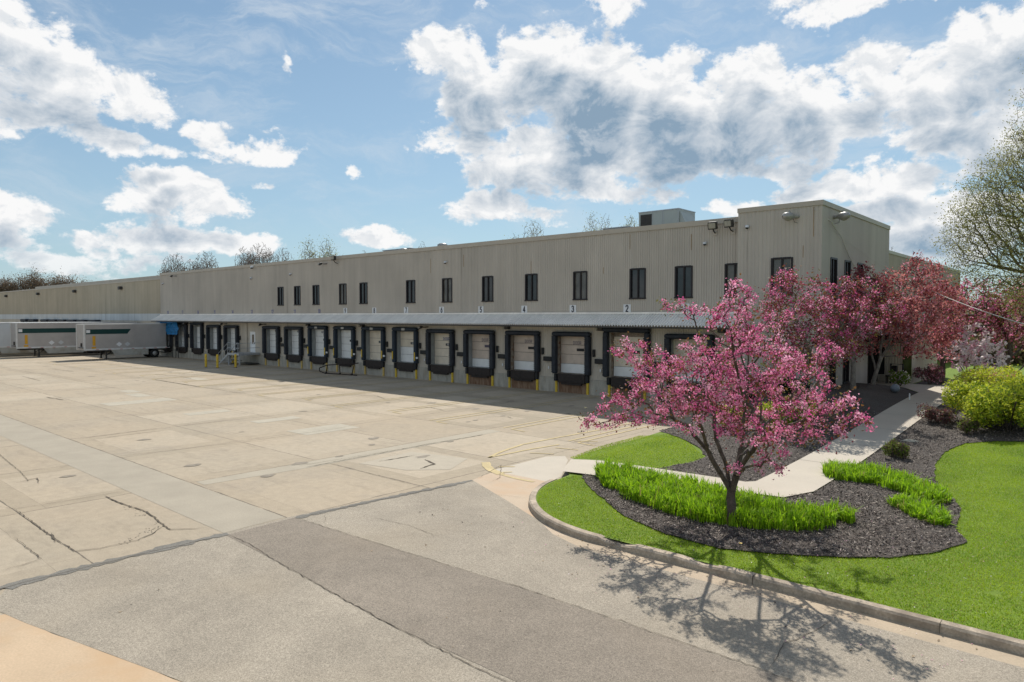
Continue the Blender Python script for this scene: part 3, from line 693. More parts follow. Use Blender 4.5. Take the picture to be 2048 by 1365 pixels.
# lettering helper: strokes drawn as flat bars with mitred joints
def _arc(cx, cy, rx, ry, a0, a1, n=9): return [(cx + rx * math.cos(R(a0 + (a1 - a0) * i / n)), cy + ry * math.sin(R(a0 + (a1 - a0) * i / n))) for i in range(n + 1)]
GL = {'0': [_arc(.5, .5, .42, .5, 0, 360, 16)], '1': [[(.25, .78), (.55, 1), (.55, 0)]], '2': [_arc(.5, .72, .40, .28, 170, -35) + [(.1, 0), (.95, 0)]],
      '3': [_arc(.48, .75, .38, .25, 165, -80) , _arc(.48, .27, .42, .27, 85, -165)], '4': [[(.7, 0), (.7, 1), (.05, .28), (.98, .28)]], '5': [[(.9, 1), (.2, 1), (.15, .55)] + _arc(.48, .32, .42, .32, 130, -150)],
      '6': [[(.78, .98), (.35, .75)] + _arc(.5, .30, .40, .30, 160, -200, 16)], '7': [[(.05, 1), (.95, 1), (.4, 0)]], '8': [_arc(.5, .75, .34, .25, 0, 360, 14), _arc(.5, .26, .40, .26, 0, 360, 14)], '9': [_arc(.5, .70, .40, .30, 340, -20, 16) + [(.88, .5), (.65, .2), (.25, .02)]],
      'D': [[(.1, 0), (.1, 1), (.45, 1)] + _arc(.45, .5, .47, .5, 80, -80) + [(.1, 0)]], 'O': [_arc(.5, .5, .46, .5, 0, 360, 16)], 'R': [[(.1, 0), (.1, 1), (.5, 1)] + _arc(.5, .75, .38, .25, 70, -70) + [(.1, .5)], [(.45, .5), (.92, 0)]],
      'N': [[(.1, 0), (.1, 1), (.9, 0), (.9, 1)]], 'T': [[(0, 1), (1, 1)], [(.5, 1), (.5, 0)]], 'H': [[(.1, 0), (.1, 1)], [(.9, 0), (.9, 1)], [(.1, .5), (.9, .5)]], 'E': [[(.9, 0), (.1, 0), (.1, 1), (.9, 1)], [(.1, .52), (.75, .52)]],
      'A': [[(0, 0), (.5, 1), (1, 0)], [(.2, .36), (.8, .36)]], 'I': [[(.5, 0), (.5, 1)]], 'L': [[(.1, 1), (.1, 0), (.9, 0)]]}
def text_mesh(name, body, mat, loc, h, sx=1.0, rot=None, parent=None, bold=0.0, wd=None):
    mb = MB(); cw = h * .58 * sx; gap = cw * .32; tot = len(body) * (cw + gap) - gap; w = (wd or .15) * h / 2; n = 0
    for ci, ch in enumerate(body):
        for st_ in GL.get(ch, []):
            p = [Vector((-tot / 2 + ci * (cw + gap) + a * cw, -h / 2 + b * h)) for a, b in st_]
            for a, b in zip(p[:-1], p[1:]):
                d = (b - a).normalized(); nn = Vector((-d.y, d.x)) * w; e = d * w * .55; n += 1; y = -n * 1e-5
                mb.poly([((a - e - nn).x, y, (a - e - nn).y), ((b + e - nn).x, y, (b + e - nn).y), ((b + e + nn).x, y, (b + e + nn).y), ((a - e + nn).x, y, (a - e + nn).y)])
    o = mb.build(name, mat, parent); o.location = loc; return o

def dock(k):
    x = door_x(k); new = 7 <= k <= 10; lower = 0.0
    big = k == 2
    zt = 4.28 if big else (4.08 if new else (4.22 if k >= 16 else 3.97)); w = 1.62 if big else 1.5
    s = MB()
    s.bbox((x - w, D - .36, 1.02 + .2), (x - w + .34, D - .025, zt - .27), .06); s.bbox((x + w - .34, D - .36, 1.02 + .2), (x + w, D - .025, zt - .27), .06)
    s.bbox((x - w - .01, D - .38, zt - .30), (x + w + .01, D - .022, zt), .08)
    if not new:     # pleats of the old foam pads
        for q in range(18):
            zz = 1.3 + q * .135
            for sd in (-1, 1):
                xa = x + sd * (w - .19); s.box((xa - .16, D - .372, zz), (xa + .16, D - .355, zz + .10))
    so = s.build('dock_seal', M['rubber2'] if new else M['rubber'], wh)
    if new:
        for sd in (-1, 1):
            y = MB(); y.box((x + sd * (w - .14) - .05, D - .40, 1.48), (x + sd * (w - .14) + .05, D - .362, 2.12)); y.build('yellow_guide', M['yellow'], so)
        b = MB(); b.box((x - .20, D - .40, zt - .25), (x + .20, D - .382, zt - .07)); b.build('badge', M['lampmetal'], so)
        b = MB(); b.box((x + w - .02, D - .35, 1.62), (x + w + .16, D - .25, 1.76)); b.build('white_bracket', M['white'], so)
    # recess and door
    rv = MB(); Yd = D + .42
    rv.poly([(x - 1.27, D - .02, 1.2), (x - 1.27, Yd, 1.2), (x - 1.27, Yd, 3.95), (x - 1.27, D - .02, 3.95)]); rv.poly([(x + 1.27, D - .02, 1.2), (x + 1.27, Yd, 1.2), (x + 1.27, Yd, 3.95), (x + 1.27, D - .02, 3.95)][::-1])
    rv.poly([(x - 1.27, D - .02, 3.95), (x + 1.27, D - .02, 3.95), (x + 1.27, Yd, 3.95), (x - 1.27, Yd, 3.95)])
    rv.box((x - 1.27, Yd, 3.6), (x + 1.27, Yd + .05, 4.4)); rv.box((x - 1.25, D - .02, .9), (x + 1.25, Yd, 1.24))
    rv.build('door_recess', M['reveal_rust'] if k in (2, 3, 4) else M['reveal'], wh)
    dm = {3: 'doortan', 4: 'doortan', 5: 'doortan', 2: 'doorcream', 1: 'doorcream', 6: 'doorcream', 8: 'doorcream', 7: 'doorcream'}.get(k, 'doorwhite')
    d = MB(); H0 = 1.25; ph = 0.617; n = 4
    for q in range(n):
        z0 = H0 + q * ph; low = (q == 0 and k in (1, 2, 4, 5, 3)) or (q < 2 and k == 7)
        if k in (7, 8) and q in (2,): pass
        d.bbox((x - 1.24, Yd - .05, z0 + .008), (x + 1.24, Yd, z0 + ph - .008), .012, 1 if low else 0)
    for q in range(1, n): d.box((x - 1.24, Yd - .03, H0 + q * ph - .009), (x + 1.24, Yd - .02, H0 + q * ph + .009), 2)
    do = d.build('dock_door', [M[dm], M['doorwhite'], M['black']], wh)
    zw = H0 + 2.55 * ph
    g = MB(); g.box((x + .05, Yd - .07, zw - .12), (x + .62, Yd - .052, zw + .06)); g.build('door_window', M['black'] if k != 5 else M['inkgrey'], do)
    if k in (6, 7, 8): g = MB(); g.box((x + .20, Yd - .085, zw - .08), (x + .42, Yd - .072, zw + .03)); g.build('door_window', M['reveal'], do)
    if k <= 6: text_mesh('door_lettering', 'DOOR %d' % k, M['inkblue'] if k == 6 else M['inkgrey'], (x + .25, Yd - .058, H0 + 3.22 * ph), .21, 1.05, parent=do)
    if k in (10, 11, 12):
        text_mesh('door_lettering', 'NORTHERN', M['inkgrey'], (x + .22, Yd - .058, H0 + 3.62 * ph), .17, .9, parent=do)
        text_mesh('door_lettering', 'TRAILER', M['inkgrey'], (x + .42, Yd - .058, H0 + 3.22 * ph), .17, .9, parent=do)
    l = MB(); l.bbox((x - 1.08, D - .22, .66), (x + 1.08, D - .01, 1.24), .02); l.box((x - .8, D - .20, .54), (x + .8, D - .06, .655)); l.box((x - .95, D - .235, .76), (x + .95, D - .222, .80)); l.build('dock_leveler', M['leveler'], wh)
    for sd in (-1, 1):
        b = MB(); b.bbox((x + sd * 1.25 - .11, D - .26, .74), (x + sd * 1.25 + .11, D - .055, 1.20), .02); b.build('dock_bumper', M['black'], wh)
        if k <= 12:
            y = MB(); y.box((x + sd * 1.25 - .07, D - .16, .0), (x + sd * 1.25 + .07, D - .055, .735)); y.build('yellow_guard', M['yellow'] if k <= 7 else M['yellow_old'], wh)
    f = MB(); f.box((x - 1.12, D - .04, -.1), (x + 1.12, D + .2, .66)); f.build('dock_pit_wall', M['rust'] if k in (3, 4, 5, 2, 1) else M['found'], wh)
    c = MB(); c.bbox((x + 1.60, D - .14, 2.42), (x + 1.78, D - .032, 2.88), .02); c.build('control_box', M['black'], wh)
    if k <= 12:
        c = MB(); c.bbox((x + 1.82, D - .22, 2.0), (x + 2.5, D - .032, 2.30), .02); c.build('restraint_box', M['black'], wh)
        c = MB(); c.bbox((x + 2.12, D - .07, 1.48), (x + 2.22, D - .03, 1.66), .01); c.build('outlet_box', M['white'], wh)
for k in docks: dock(k)
# personnel door
a, b = lop[-1][0], lop[-1][1]
p = MB(); p.box((a, D + .02, 1.2), (b, D + .06, 3.35)); p.box((a, D - .03, 1.2), (a + .06, D + .02, 3.35)); p.box((b - .06, D - .03, 1.2), (b, D + .02, 3.35)); p.box((a + .06, D - .03, 3.28), (b - .06, D + .02, 3.35))
po = p.build('personnel_door', M['doorwhite'], wh)
g = MB(); g.box((a + .35, D + .0, 2.1), (b - .3, D + .018, 3.05)); g.build('pane', M['glass'], po)
g = MB(); g.bbox((b - .2, D - .03, 2.1), (b - .1, D + .018, 2.2), .01); g.build('handle', M['black'], po)
g = MB(); g.box((a + .6, D - .01, 2.0), (a + .78, D - .002, 2.25)); g.build('notice', M['white'], po)
p = MB(); p.box((a - .6, D - .10, 1.0), (a - .53, D - .035, 4.3)); p.bbox((a - .75, D - .16, 2.4), (a - .5, D - .035, 2.7), .02); p.build('downpipe', M['siding_low'], wh)
# canopy over the docks
cp = 0.19; n = int((XR + .15 - XL) / cp); mb = MB(); y0, z0, y1, z1 = D - .03, 5.07, D - 1.22, 4.38
for i in range(n):
    x = XL + i * cp
    for (u0, h0), (u1, h1) in (((0, 0), (.32, 0)), ((.32, 0), (.5, .085)), ((.5, .085), (.82, .085)), ((.82, .085), (1, 0))):
        mb.poly([(x + u0 * cp, y1, z1 + h0), (x + u1 * cp, y1, z1 + h1), (x + u1 * cp, y0, z0 + h1), (x + u0 * cp, y0, z0 + h0)])
cano = thing('dock_canopy', 'long corrugated galvanised canopy sloping out above the dock doors', 'canopy', (0, 0, 0))
mb.build('corrugated_sheet', M['canopy'], cano)
mb = MB(); mb.box((XL, D - .10, 5.10), (XR + .1, D - .032, 5.22)); mb.build('flashing', M['flash'], cano)
mb = MB(); mb.box((XL, D - 1.20, 4.28), (XR, D - 1.14, 4.37)); 
for x in np.arange(XL + .5, XR, 4.115): mb.tube([(x, D - .03, 4.3), (x, D - 1.16, 4.33)], .03, 6); mb.tube([(x, D - .03, 4.95), (x, D - 1.1, 4.4)], .02, 6)
mb.build('canopy_bracket', M['darkmetal'], cano)

# number signs
words_ = {2: 'two', 3: 'three', 4: 'four', 5: 'five', 6: 'six', 7: 'seven', 8: 'eight', 9: 'nine', 10: 'ten', 11: 'eleven', 12: 'twelve', 13: 'thirteen', 14: 'fourteen', 15: 'fifteen', 16: 'sixteen', 17: 'seventeen', 18: 'eighteen', 1: 'one'}
for k in range(1, 10):
    x = {1: -18.5, 2: -22.35, 3: -26.4, 4: -30.5, 5: -34.6, 6: -38.75}.get(k, door_x(k) - .05)
    t = thing('number_sign', 'white square plate with the numeral %s in black, fixed above the canopy' % words_[k], 'sign', (x, D, 5.44), 0, 'door number signs')
    b = MB(); b.box((-.26, -.022, -.25), (.26, -.004, .25)); b.build('plate', M['white'], t)
    text_mesh('numeral', str(k), M['ink'], (0, -.028, 0), .37, .85, parent=t, wd=.19)
for k in range(10, 19):
    t = thing('number_sign', 'small blue painted number %s on the wall over the canopy' % words_[k], 'sign', (door_x(k), D, 5.42), 0, 'small blue door numbers')
    b = MB(); b.box((-.25, -.010, -.22), (.25, -.004, .22)); b.build('plate', M['siding'], t)
    text_mesh('numeral', str(k), M['inkblue'], (0, -.014, 0), .34, .8, parent=t, wd=.2)

# ---- entrance block beside the office end
vb = wh
mb = MB(); V0, V1, VY = XT + .02, -9.15, 46.35
vo = [(-10.95, -10.6, 1.45, 3.2), (-9.62, -9.17, 1.3, 3.2)]
ribbed(mb, V0, V1, 0.8, 3.55, lambda s, d, z: (s, VY - d, z), vo, 0.15, 0.012); ribbed(mb, VY, 54, 0.8, 3.55, lambda s, d, z: (V1 + d, s, z), (), 0.2, 0.012)
mb.build('entrance_wall', M['siding_low'], vb)
for a, b, c, d in vo: g = MB(); g.box((a, VY - .02, c), (b, VY + .05, d)); g.build('entrance_window', M['glass'] if a < -10 else mat_glass('green_tinted_glass', (0.10, 0.13, 0.04)), vb)
mb = MB(); mb.bbox((XT + .01, 43.4, 3.48), (-9.0, 54, 3.88), .03); mb.box((XT + .01, 43.5, 3.88), (-9.1, 54, 3.93)); mb.build('entrance_canopy', M['frame'], vb)
mb = MB(); mb.box((XT - .10, 44.2, .85), (XT - .05, 46.3, 3.3), 0)
for y in (44.2, 44.75, 45.25, 45.75, 46.25): mb.box((XT - .05, y, .85), (XT + .03, y + .06, 3.3), 1)
mb.box((XT - .05, 44.2, 3.24), (XT + .025, 46.3, 3.3), 1)
mb.build('entrance_doors', [M['brown_glass'], M['frame']], vb)

# ================================================================== LIGHTS, CAMERAS, ROOF UNITS
def floodlight(name, label, loc, rz, style, group, tilt=25):
    t = thing(name, label, 'floodlight', loc, rz, group)
    if style == 'box':
        Mx = Matrix.Rotation(R(-tilt), 4, 'X')
        b = MB(); b.bbox((-.24, -.62, -.06), (.24, -.36, .36), .03, 0, Mx); b.build('housing', M['darkmetal'], t)
        b = MB(); b.bbox((-.19, -.65, 0.0), (.19, -.622, .30), .02, 0, Mx); b.box((-.02, -.66, 0), (.02, -.652, .30), 0, Mx); b.build('lens', M['lens'], t)
        b = MB(); b.tube([(0, -.02, -.32), (0, -.3, -.25), (0, -.48, -.06)], .035, 8); b.build('arm', M['darkmetal'], t)
        b = MB(); b.bbox((-.12, -.05, -.45), (.12, -.0, -.2), .015); b.build('wall_plate', M['siding'], t)
    elif style == 'cobra':
        b = MB(); pr = [(.02, 0.0), (.14, .05), (.20, .2), (.20, .42), (.15, .58), (.03, .64)]
        b.lathe([(r, -h - .25) for r, h in pr], (0, 0, 0), 12, 0, 'y'); o = b.build('housing', M['lampmetal'], t, True)
        b = MB(); b.lathe([(.16, -.14), (.14, -.2), (.02, -.24)], (0, -.58, 0), 12); b.build('lens', M['lens'], t, True)
        b = MB(); b.tube([(0, 0, 0), (0, -.28, 0)], .09, 10); b.tube([(0, -.5, .18), (0, -.5, .28)], .05, 8); b.build('arm', M['lampmetal'], t)
        b = MB(); b.tube([(0, -.32, -.05), (.08, -.25, -.3), (.02, -.04, -.32)], .012, 6); b.build('wire', M['darkmetal'], t)
    elif style == 'pack':
        b = MB(); b.bbox((-.1, -.30, -.12), (.24, 0, .14), .03); b.build('housing', M['darkmetal'], t)
        b = MB(); b.bbox((-.30, -.34, -.14), (-.11, -.1, .06), .03, 0, Matrix.Rotation(R(10), 4, 'Y')); b.build('lens', M['lens'], t)
    elif style == 'arm':
        b = MB(); b.tube([(.22, 0, -.05), (.1, -.25, -.08), (-.05, -.42, -.05)], .035, 8); b.build('arm', M['darkmetal'], t)
        b = MB(); b.bbox((-.36, -.62, -.12), (.04, -.36, .06), .05, 0, Matrix.Rotation(R(-18), 4, 'Y')); b.build('housing', M['darkmetal'], t)
        b = MB(); b.bbox((-.30, -.66, -.09), (-.08, -.625, .02), .01, 0, Matrix.Rotation(R(-18), 4, 'Y')); b.build('lens', M['lampmetal'], t)
    return t
floodlight('floodlight', 'square dark floodlight on the parapet, the farther of the pair near the office end', (-16.75, D, 9.85), R(8), 'box', None, -12)
floodlight('floodlight', 'square dark floodlight on the wall closest to the taller office end', (-15.72, D, 9.85), R(-5), 'box', None, -8)
floodlight('floodlight', 'grey domed lamp on the front face of the office end near its corner', (-12.15, YT, 9.95), R(-35), 'cobra', None)
floodlight('floodlight', 'grey domed lamp on the shaded side wall of the office end', (XT, 37.3, 10.0), R(70), 'cobra', None)
floodlight('floodlight', 'dark arm lamp at the far end of the dock wall below the coping', (-85.6, D, 9.85), 0, 'arm', None)
floodlight('floodlight', 'flat dark lamp on the upper wall left of the caged floodlight', (-54.1, D, 9.75), 0, 'arm', None)
floodlight('floodlight', 'square floodlight standing above the coping over the middle windows', (-52.2, D, 9.95), R(5), 'box', None, 0)
for x, st, s in [(-32.0, 'pack', 'between the doors lettered DOOR 5 and DOOR 4'), (-24.2, 'pack', 'between the doors lettered DOOR 3 and DOOR 2'), (-16.3, 'pack', 'at the office end of the canopy'), (-40.5, 'arm', 'left of the door lettered DOOR 6'),
                 (-48.6, 'pack', 'between the seals of bays nine and eight'), (-56.9, 'pack', 'right of the doors lettered NORTHERN TRAILER'), (-64.9, 'arm', 'to the right of the personnel door'), (-73.1, 'arm', 'above the metal staircase side bays'), (-82.2, 'arm', 'between the two farthest clear bays')]:
    floodlight('canopy_light', 'small dark lamp under the canopy, ' + s, (x, D, 4.18), 0, st, 'lamps under the dock canopy')
def cctv(loc, rz, label, big=False):
    t = thing('security_camera', label, 'security camera', loc, rz); s = 1.5 if big else 1.0
    b = MB(); b.tube([(0, 0, 0), (0, -.10 * s, 0)], .05 * s, 10); b.tube([(0, -.1 * s, 0), (0, -.14 * s, -.04)], .03 * s, 8); b.build('mount', M['white'], t)
    b = MB(); b.lathe([(.001, .09 * s), (.09 * s, .06 * s), (.10 * s, -.04 * s)], (0, -.16 * s, -.05), 12); b.build('housing', M['white'], t, True)
    b = MB(); b.lathe([(.09 * s, -.04 * s), (.07 * s, -.10 * s), (.001, -.13 * s)], (0, -.16 * s, -.05), 12); b.build('dome', M['black'], t, True)
cctv((-67.0, D, 10.05), 0, 'large white camera tucked under the coping above the personnel door', True)
cctv((-59.85, D, 9.04), 0, 'white dome camera high above the first upper windows')
cctv((-38.2, D, 9.07), 0, 'white dome camera on the wall above bay six')
cctv((-17.3, D, 9.05), 0, 'white dome camera below the paired floodlights')
cctv((-67.4, D, 8.93), 0, 'tiny white camera beneath the large white camera')
cctv((-89.2, D, 9.04), 0, 'white camera at the far corner of the dock wall')
cctv((-14.7, YT, 9.7), 0, 'white camera on the front of the office end near its inner edge')
for i, x in enumerate((-164.8, -143.7, -124.3, -105.0)):
    t = thing('wall_light', ['small dark wall lamp on the left wing, at the edge of the picture', 'small dark wall lamp on the left wing, second from the picture edge', 'small dark wall lamp on the left wing, third from the picture edge', 'small dark wall lamp on the left wing, the one nearest the dock canopy'][i], 'wall light', (x, YW, 8.88), 0, 'wall lamps on the left wing')
    b = MB(); b.bbox((-.35, -.45, -.22), (.35, -.03, .22), .06); b.build('housing', M['darkmetal'], t)
    b = MB(); b.box((-.28, -.40, -.24), (.28, -.1, -.222)); b.build('lens', M['lens'], t)

# rooftop plant
ac = thing('rooftop_unit', 'large pale green air handling unit on the roof beside the office end', 'rooftop unit', (-24.8, 44, 9.95))
b = MB(); b.bbox((-1.6, 0, .3), (1.6, 2.5, 2.52), .03); b.build('casing', M['acunit'], ac)
b = MB(); b.box((-1.42, -.03, .55), (-.52, .01, 2.34)); 
for i in range(16): b.box((-1.42, -.045, .58 + i * .11), (-.52, -.031, .62 + i * .11))
b.build('coil_grille', M['darkmetal'], ac)
b = MB()
for x in (-.48, .3, .42, 1.55): b.box((x, -.02, .32), (x + .03, .01, 2.50))
b.box((-1.62, -.03, 2.5), (1.62, 2.53, 2.56)); b.build('trim', M['greymetal'], ac)
b = MB(); b.poly([(1.62, .15, 2.35), (1.62, 1.9, 2.35), (2.3, 1.9, 1.1), (2.3, .15, 1.1)][::-1]); b.poly([(1.62, .15, 2.35), (2.3, .15, 1.1), (1.62, .15, 1.1)]); b.poly([(1.62, 1.9, 2.35), (1.62, 1.9, 1.1), (2.3, 1.9, 1.1)]); b.build('intake_hood', M['acunit'], ac)
b = MB(); b.box((-1.5, .1, 0), (1.5, 2.4, .3)); b.build('curb', M['darkmetal'], ac)
def small_unit(x0, x1, y, zt, label, dpt=1.8):
    t = thing('rooftop_unit', label, 'rooftop unit', ((x0 + x1) / 2, y, 9.95)); w = (x1 - x0) / 2; h = zt - 9.95
    b = MB(); b.bbox((-w, 0, .1), (w, dpt, h), .05); b.build('casing', M['greymetal'], t)
    b = MB(); b.box((-w * .9, -.02, .3), (-w * .3, .01, h - .15)); b.build('grille', M['darkmetal'], t)
    b = MB(); b.box((-w - .05, -.05, h), (w + .05, dpt + .05, h + .06)); b.build('lid', M['greymetal'], t)
small_unit(-33.6, -31.0, 50, 12.45, 'low pale roof unit behind the coping above bay three')
small_unit(-63.7, -59.0, 50, 12.45, 'flat wide roof unit behind the coping far along the roof')
small_unit(-23.0, -21.6, 48.5, 12.1, 'small sloping hood on the roof behind the large green unit', 1.2)
for i, (x, y, zt) in enumerate([(-48.3, 45, 11.85), (-57.6, 48, 12.2)]):
    t = thing('roof_vent', ['squat white mushroom vent on the roof above bay eight', 'white domed vent beside the flat wide roof unit'][i], 'roof vent', (x, y, 9.95)); h = zt - 9.95
    b = MB(); b.lathe([(.25, 0), (.25, h - .35)], (0, 0, 0), 14); b.build('stack', M['greymetal'], t)
    b = MB(); b.lathe([(.25, h - .35), (.48, h - .35), (.5, h - .12), (.3, h), (.001, h)], (0, 0, 0), 14); b.build('cap', M['lampmetal'], t, True)

# cable from the office end out to the right
mb = MB(); pts = []
P0 = np.array((-11.35, YT - .04, 10.2)); P1 = np.array((-10.93, 36.6, 9.75)); P2 = np.array((-10.93, 38.4, 9.1)); P3 = np.array((-10.93, 48.5, 8.0)); 
def sag(a, b, s, n=24): return [tuple(a + (b - a) * t + np.array((0, 0, -4 * s * t * (1 - t)))) for t in np.linspace(0, 1, n)]
pts = sag(P0, P1, .05, 8)[:-1] + sag(P1, P2, .05, 6)[:-1] + sag(P2, P3, 1.55, 26)
P4 = at(2120, 668, 24)
pts2 = sag(P3, P4, .35, 40)
mb.tube(pts, .022, 6); mb.tube(pts2, .017, 6); mb.tube(sag(P2, P3, .1, 14), .004, 4)
tag(mb.build('overhead_cable', M['cable']), 'white cable drooping down the office side wall and away past the red trees', 'cable')

# ================================================================== STAIR, BOLLARDS, RACK
st = thing('metal_staircase', 'grey metal stairs with handrails up to the personnel door landing', 'staircase', (-66.5, 34.3, 0))
def L(x, y, z): return (x + 66.5, y - 34.3, z)
b = MB(); b.box(L(-68.3, 33.7, 1.14), L(-65.9, 35.93, 1.22)); b.box(L(-68.3, 33.66, 1.02), L(-65.9, 33.70, 1.23)); b.box(L(-65.9, 33.66, 1.02), L(-65.86, 35.93, 1.23)); b.build('landing', M['greymetal'], st)
for x in (-68.2, -66.0):
    b = MB(); b.box(L(x, 33.72, 0), L(x + .1, 33.82, 1.14)); b.build('leg', M['greymetal'], st)
n = 7
for i in range(n - 1):
    x = -68.3 - .28 * (i + 1); zz = 1.14 - (i + 1) * 1.14 / n
    b = MB(); b.box(L(x, 33.75, zz), L(x + .28, 34.75, zz + .04)); b.build('tread', M['greymetal'], st)
for y in (33.70, 34.78):
    b = MB(); M0 = [L(-68.3, y, 1.16), L(-70.35, y, 0.0), L(-70.1, y, 0.0), L(-68.3, y, .95)]
    b.poly(M0); b.poly([(p_[0], p_[1] + .04, p_[2]) for p_ in M0][::-1])
    for i in range(4):
        a_, c_ = M0[i], M0[(i + 1) % 4]; b.poly([a_, (a_[0], a_[1] + .04, a_[2]), (c_[0], c_[1] + .04, c_[2]), c_])
    b.build('stringer', M['greymetal'], st)
    b = MB()
    for h in (1.0, .5): b.tube([L(-68.3, y, 1.2 + h), L(-70.3, y, .1 + h)], .024, 6)
    for x, zz in ((-68.3, 1.15), (-69.3, .6), (-70.3, .02)): b.tube([L(x, y, zz), L(x, y, zz + 1.05)], .024, 6)
    b.build('handrail', M['greymetal'], st)
b = MB()
for h in (1.05, .55): b.tube([L(-68.3, 33.7, 1.2 + h), L(-65.9, 33.7, 1.2 + h), L(-65.9, 35.9, 1.2 + h)], .024, 6)
for x, y in ((-67.1, 33.7), (-65.9, 33.7), (-65.9, 34.8)): b.tube([L(x, y, 1.2), L(x, y, 2.26)], .024, 6)
b.build('landing_rail', M['greymetal'], st)
b = MB(); b.box(L(-68.25, 35.0, .1), L(-65.95, 35.9, .16)); b.box(L(-68.25, 34.0, .45), L(-65.95, 34.05, .52)); b.build('brace', M['darkmetal'], st)

for (x, y), s in zip([(-66.5, 30.64), (-64.7, 30.92), (-69.6, 34.9), (-63.86, 32.3)], ['standing farthest out from the dock wall', 'just in front of the stair foot', 'half hidden behind the stair treads', 'next to the near stringer of the stairs']):
    t = thing('bollard', 'yellow steel bollard ' + s, 'bollard', (x, y, 0), 0, 'yellow bollards by the dock stairs')
    b = MB(); b.lathe([(.11, 0), (.11, 1.2)], (0, 0, 0), 14); b.build('post', M['yellow'], t, True)
    b = MB(); b.lathe([(.11, 1.2), (.10, 1.26), (.06, 1.30), (.001, 1.31)], (0, 0, 0), 14); b.build('cap', M['yellow'], t, True)
    b = MB(); b.lathe([(.13, 0), (.13, .05), (.111, .05)], (0, 0, 0), 14); b.build('base_collar', M['darkmetal'], t)

rk = thing('tubular_rack', 'rusty black tubular frame lying by the dock wall under bay nine', 'metal frame', (-50, 34.1, 0))
def K(x, y, z): return (x + 50, y - 34.1, z + .14)
A = [(-51.4, 34.0, -.1), (-47.6, 34.6, -.1), (-51.0, 34.0, .62), (-49.5, 34.2, .75), (-47.7, 34.8, .9), (-52.2, 34.0, .32), (-52.2, 34.0, .05)]
b = MB(); r_ = .045
b.tube([K(*A[6]), K(*A[0]), K(*A[1])], r_, 8); b.build('bottom_rail', M['rackmetal'], rk)
b = MB(); b.tube([K(*A[6]), K(*A[5]), K(*A[2]), K(*A[3]), K(*A[4])], r_, 8); b.build('top_rail', M['rackmetal'], rk)
for (p0, p1) in ((A[2], (-51.2, 34.0, -.1)), (A[3], (-49.6, 34.3, -.1)), ((-48.1, 34.7, .85), (-48.2, 34.5, -.1))):
    b = MB(); b.tube([K(*p0), K(*p1)], r_ * .9, 8); b.bbox(tuple(q - .09 for q in K(*p1)), tuple(q + .09 for q in K(*p1)), .02); b.build('upright', M['rackmetal'], rk)

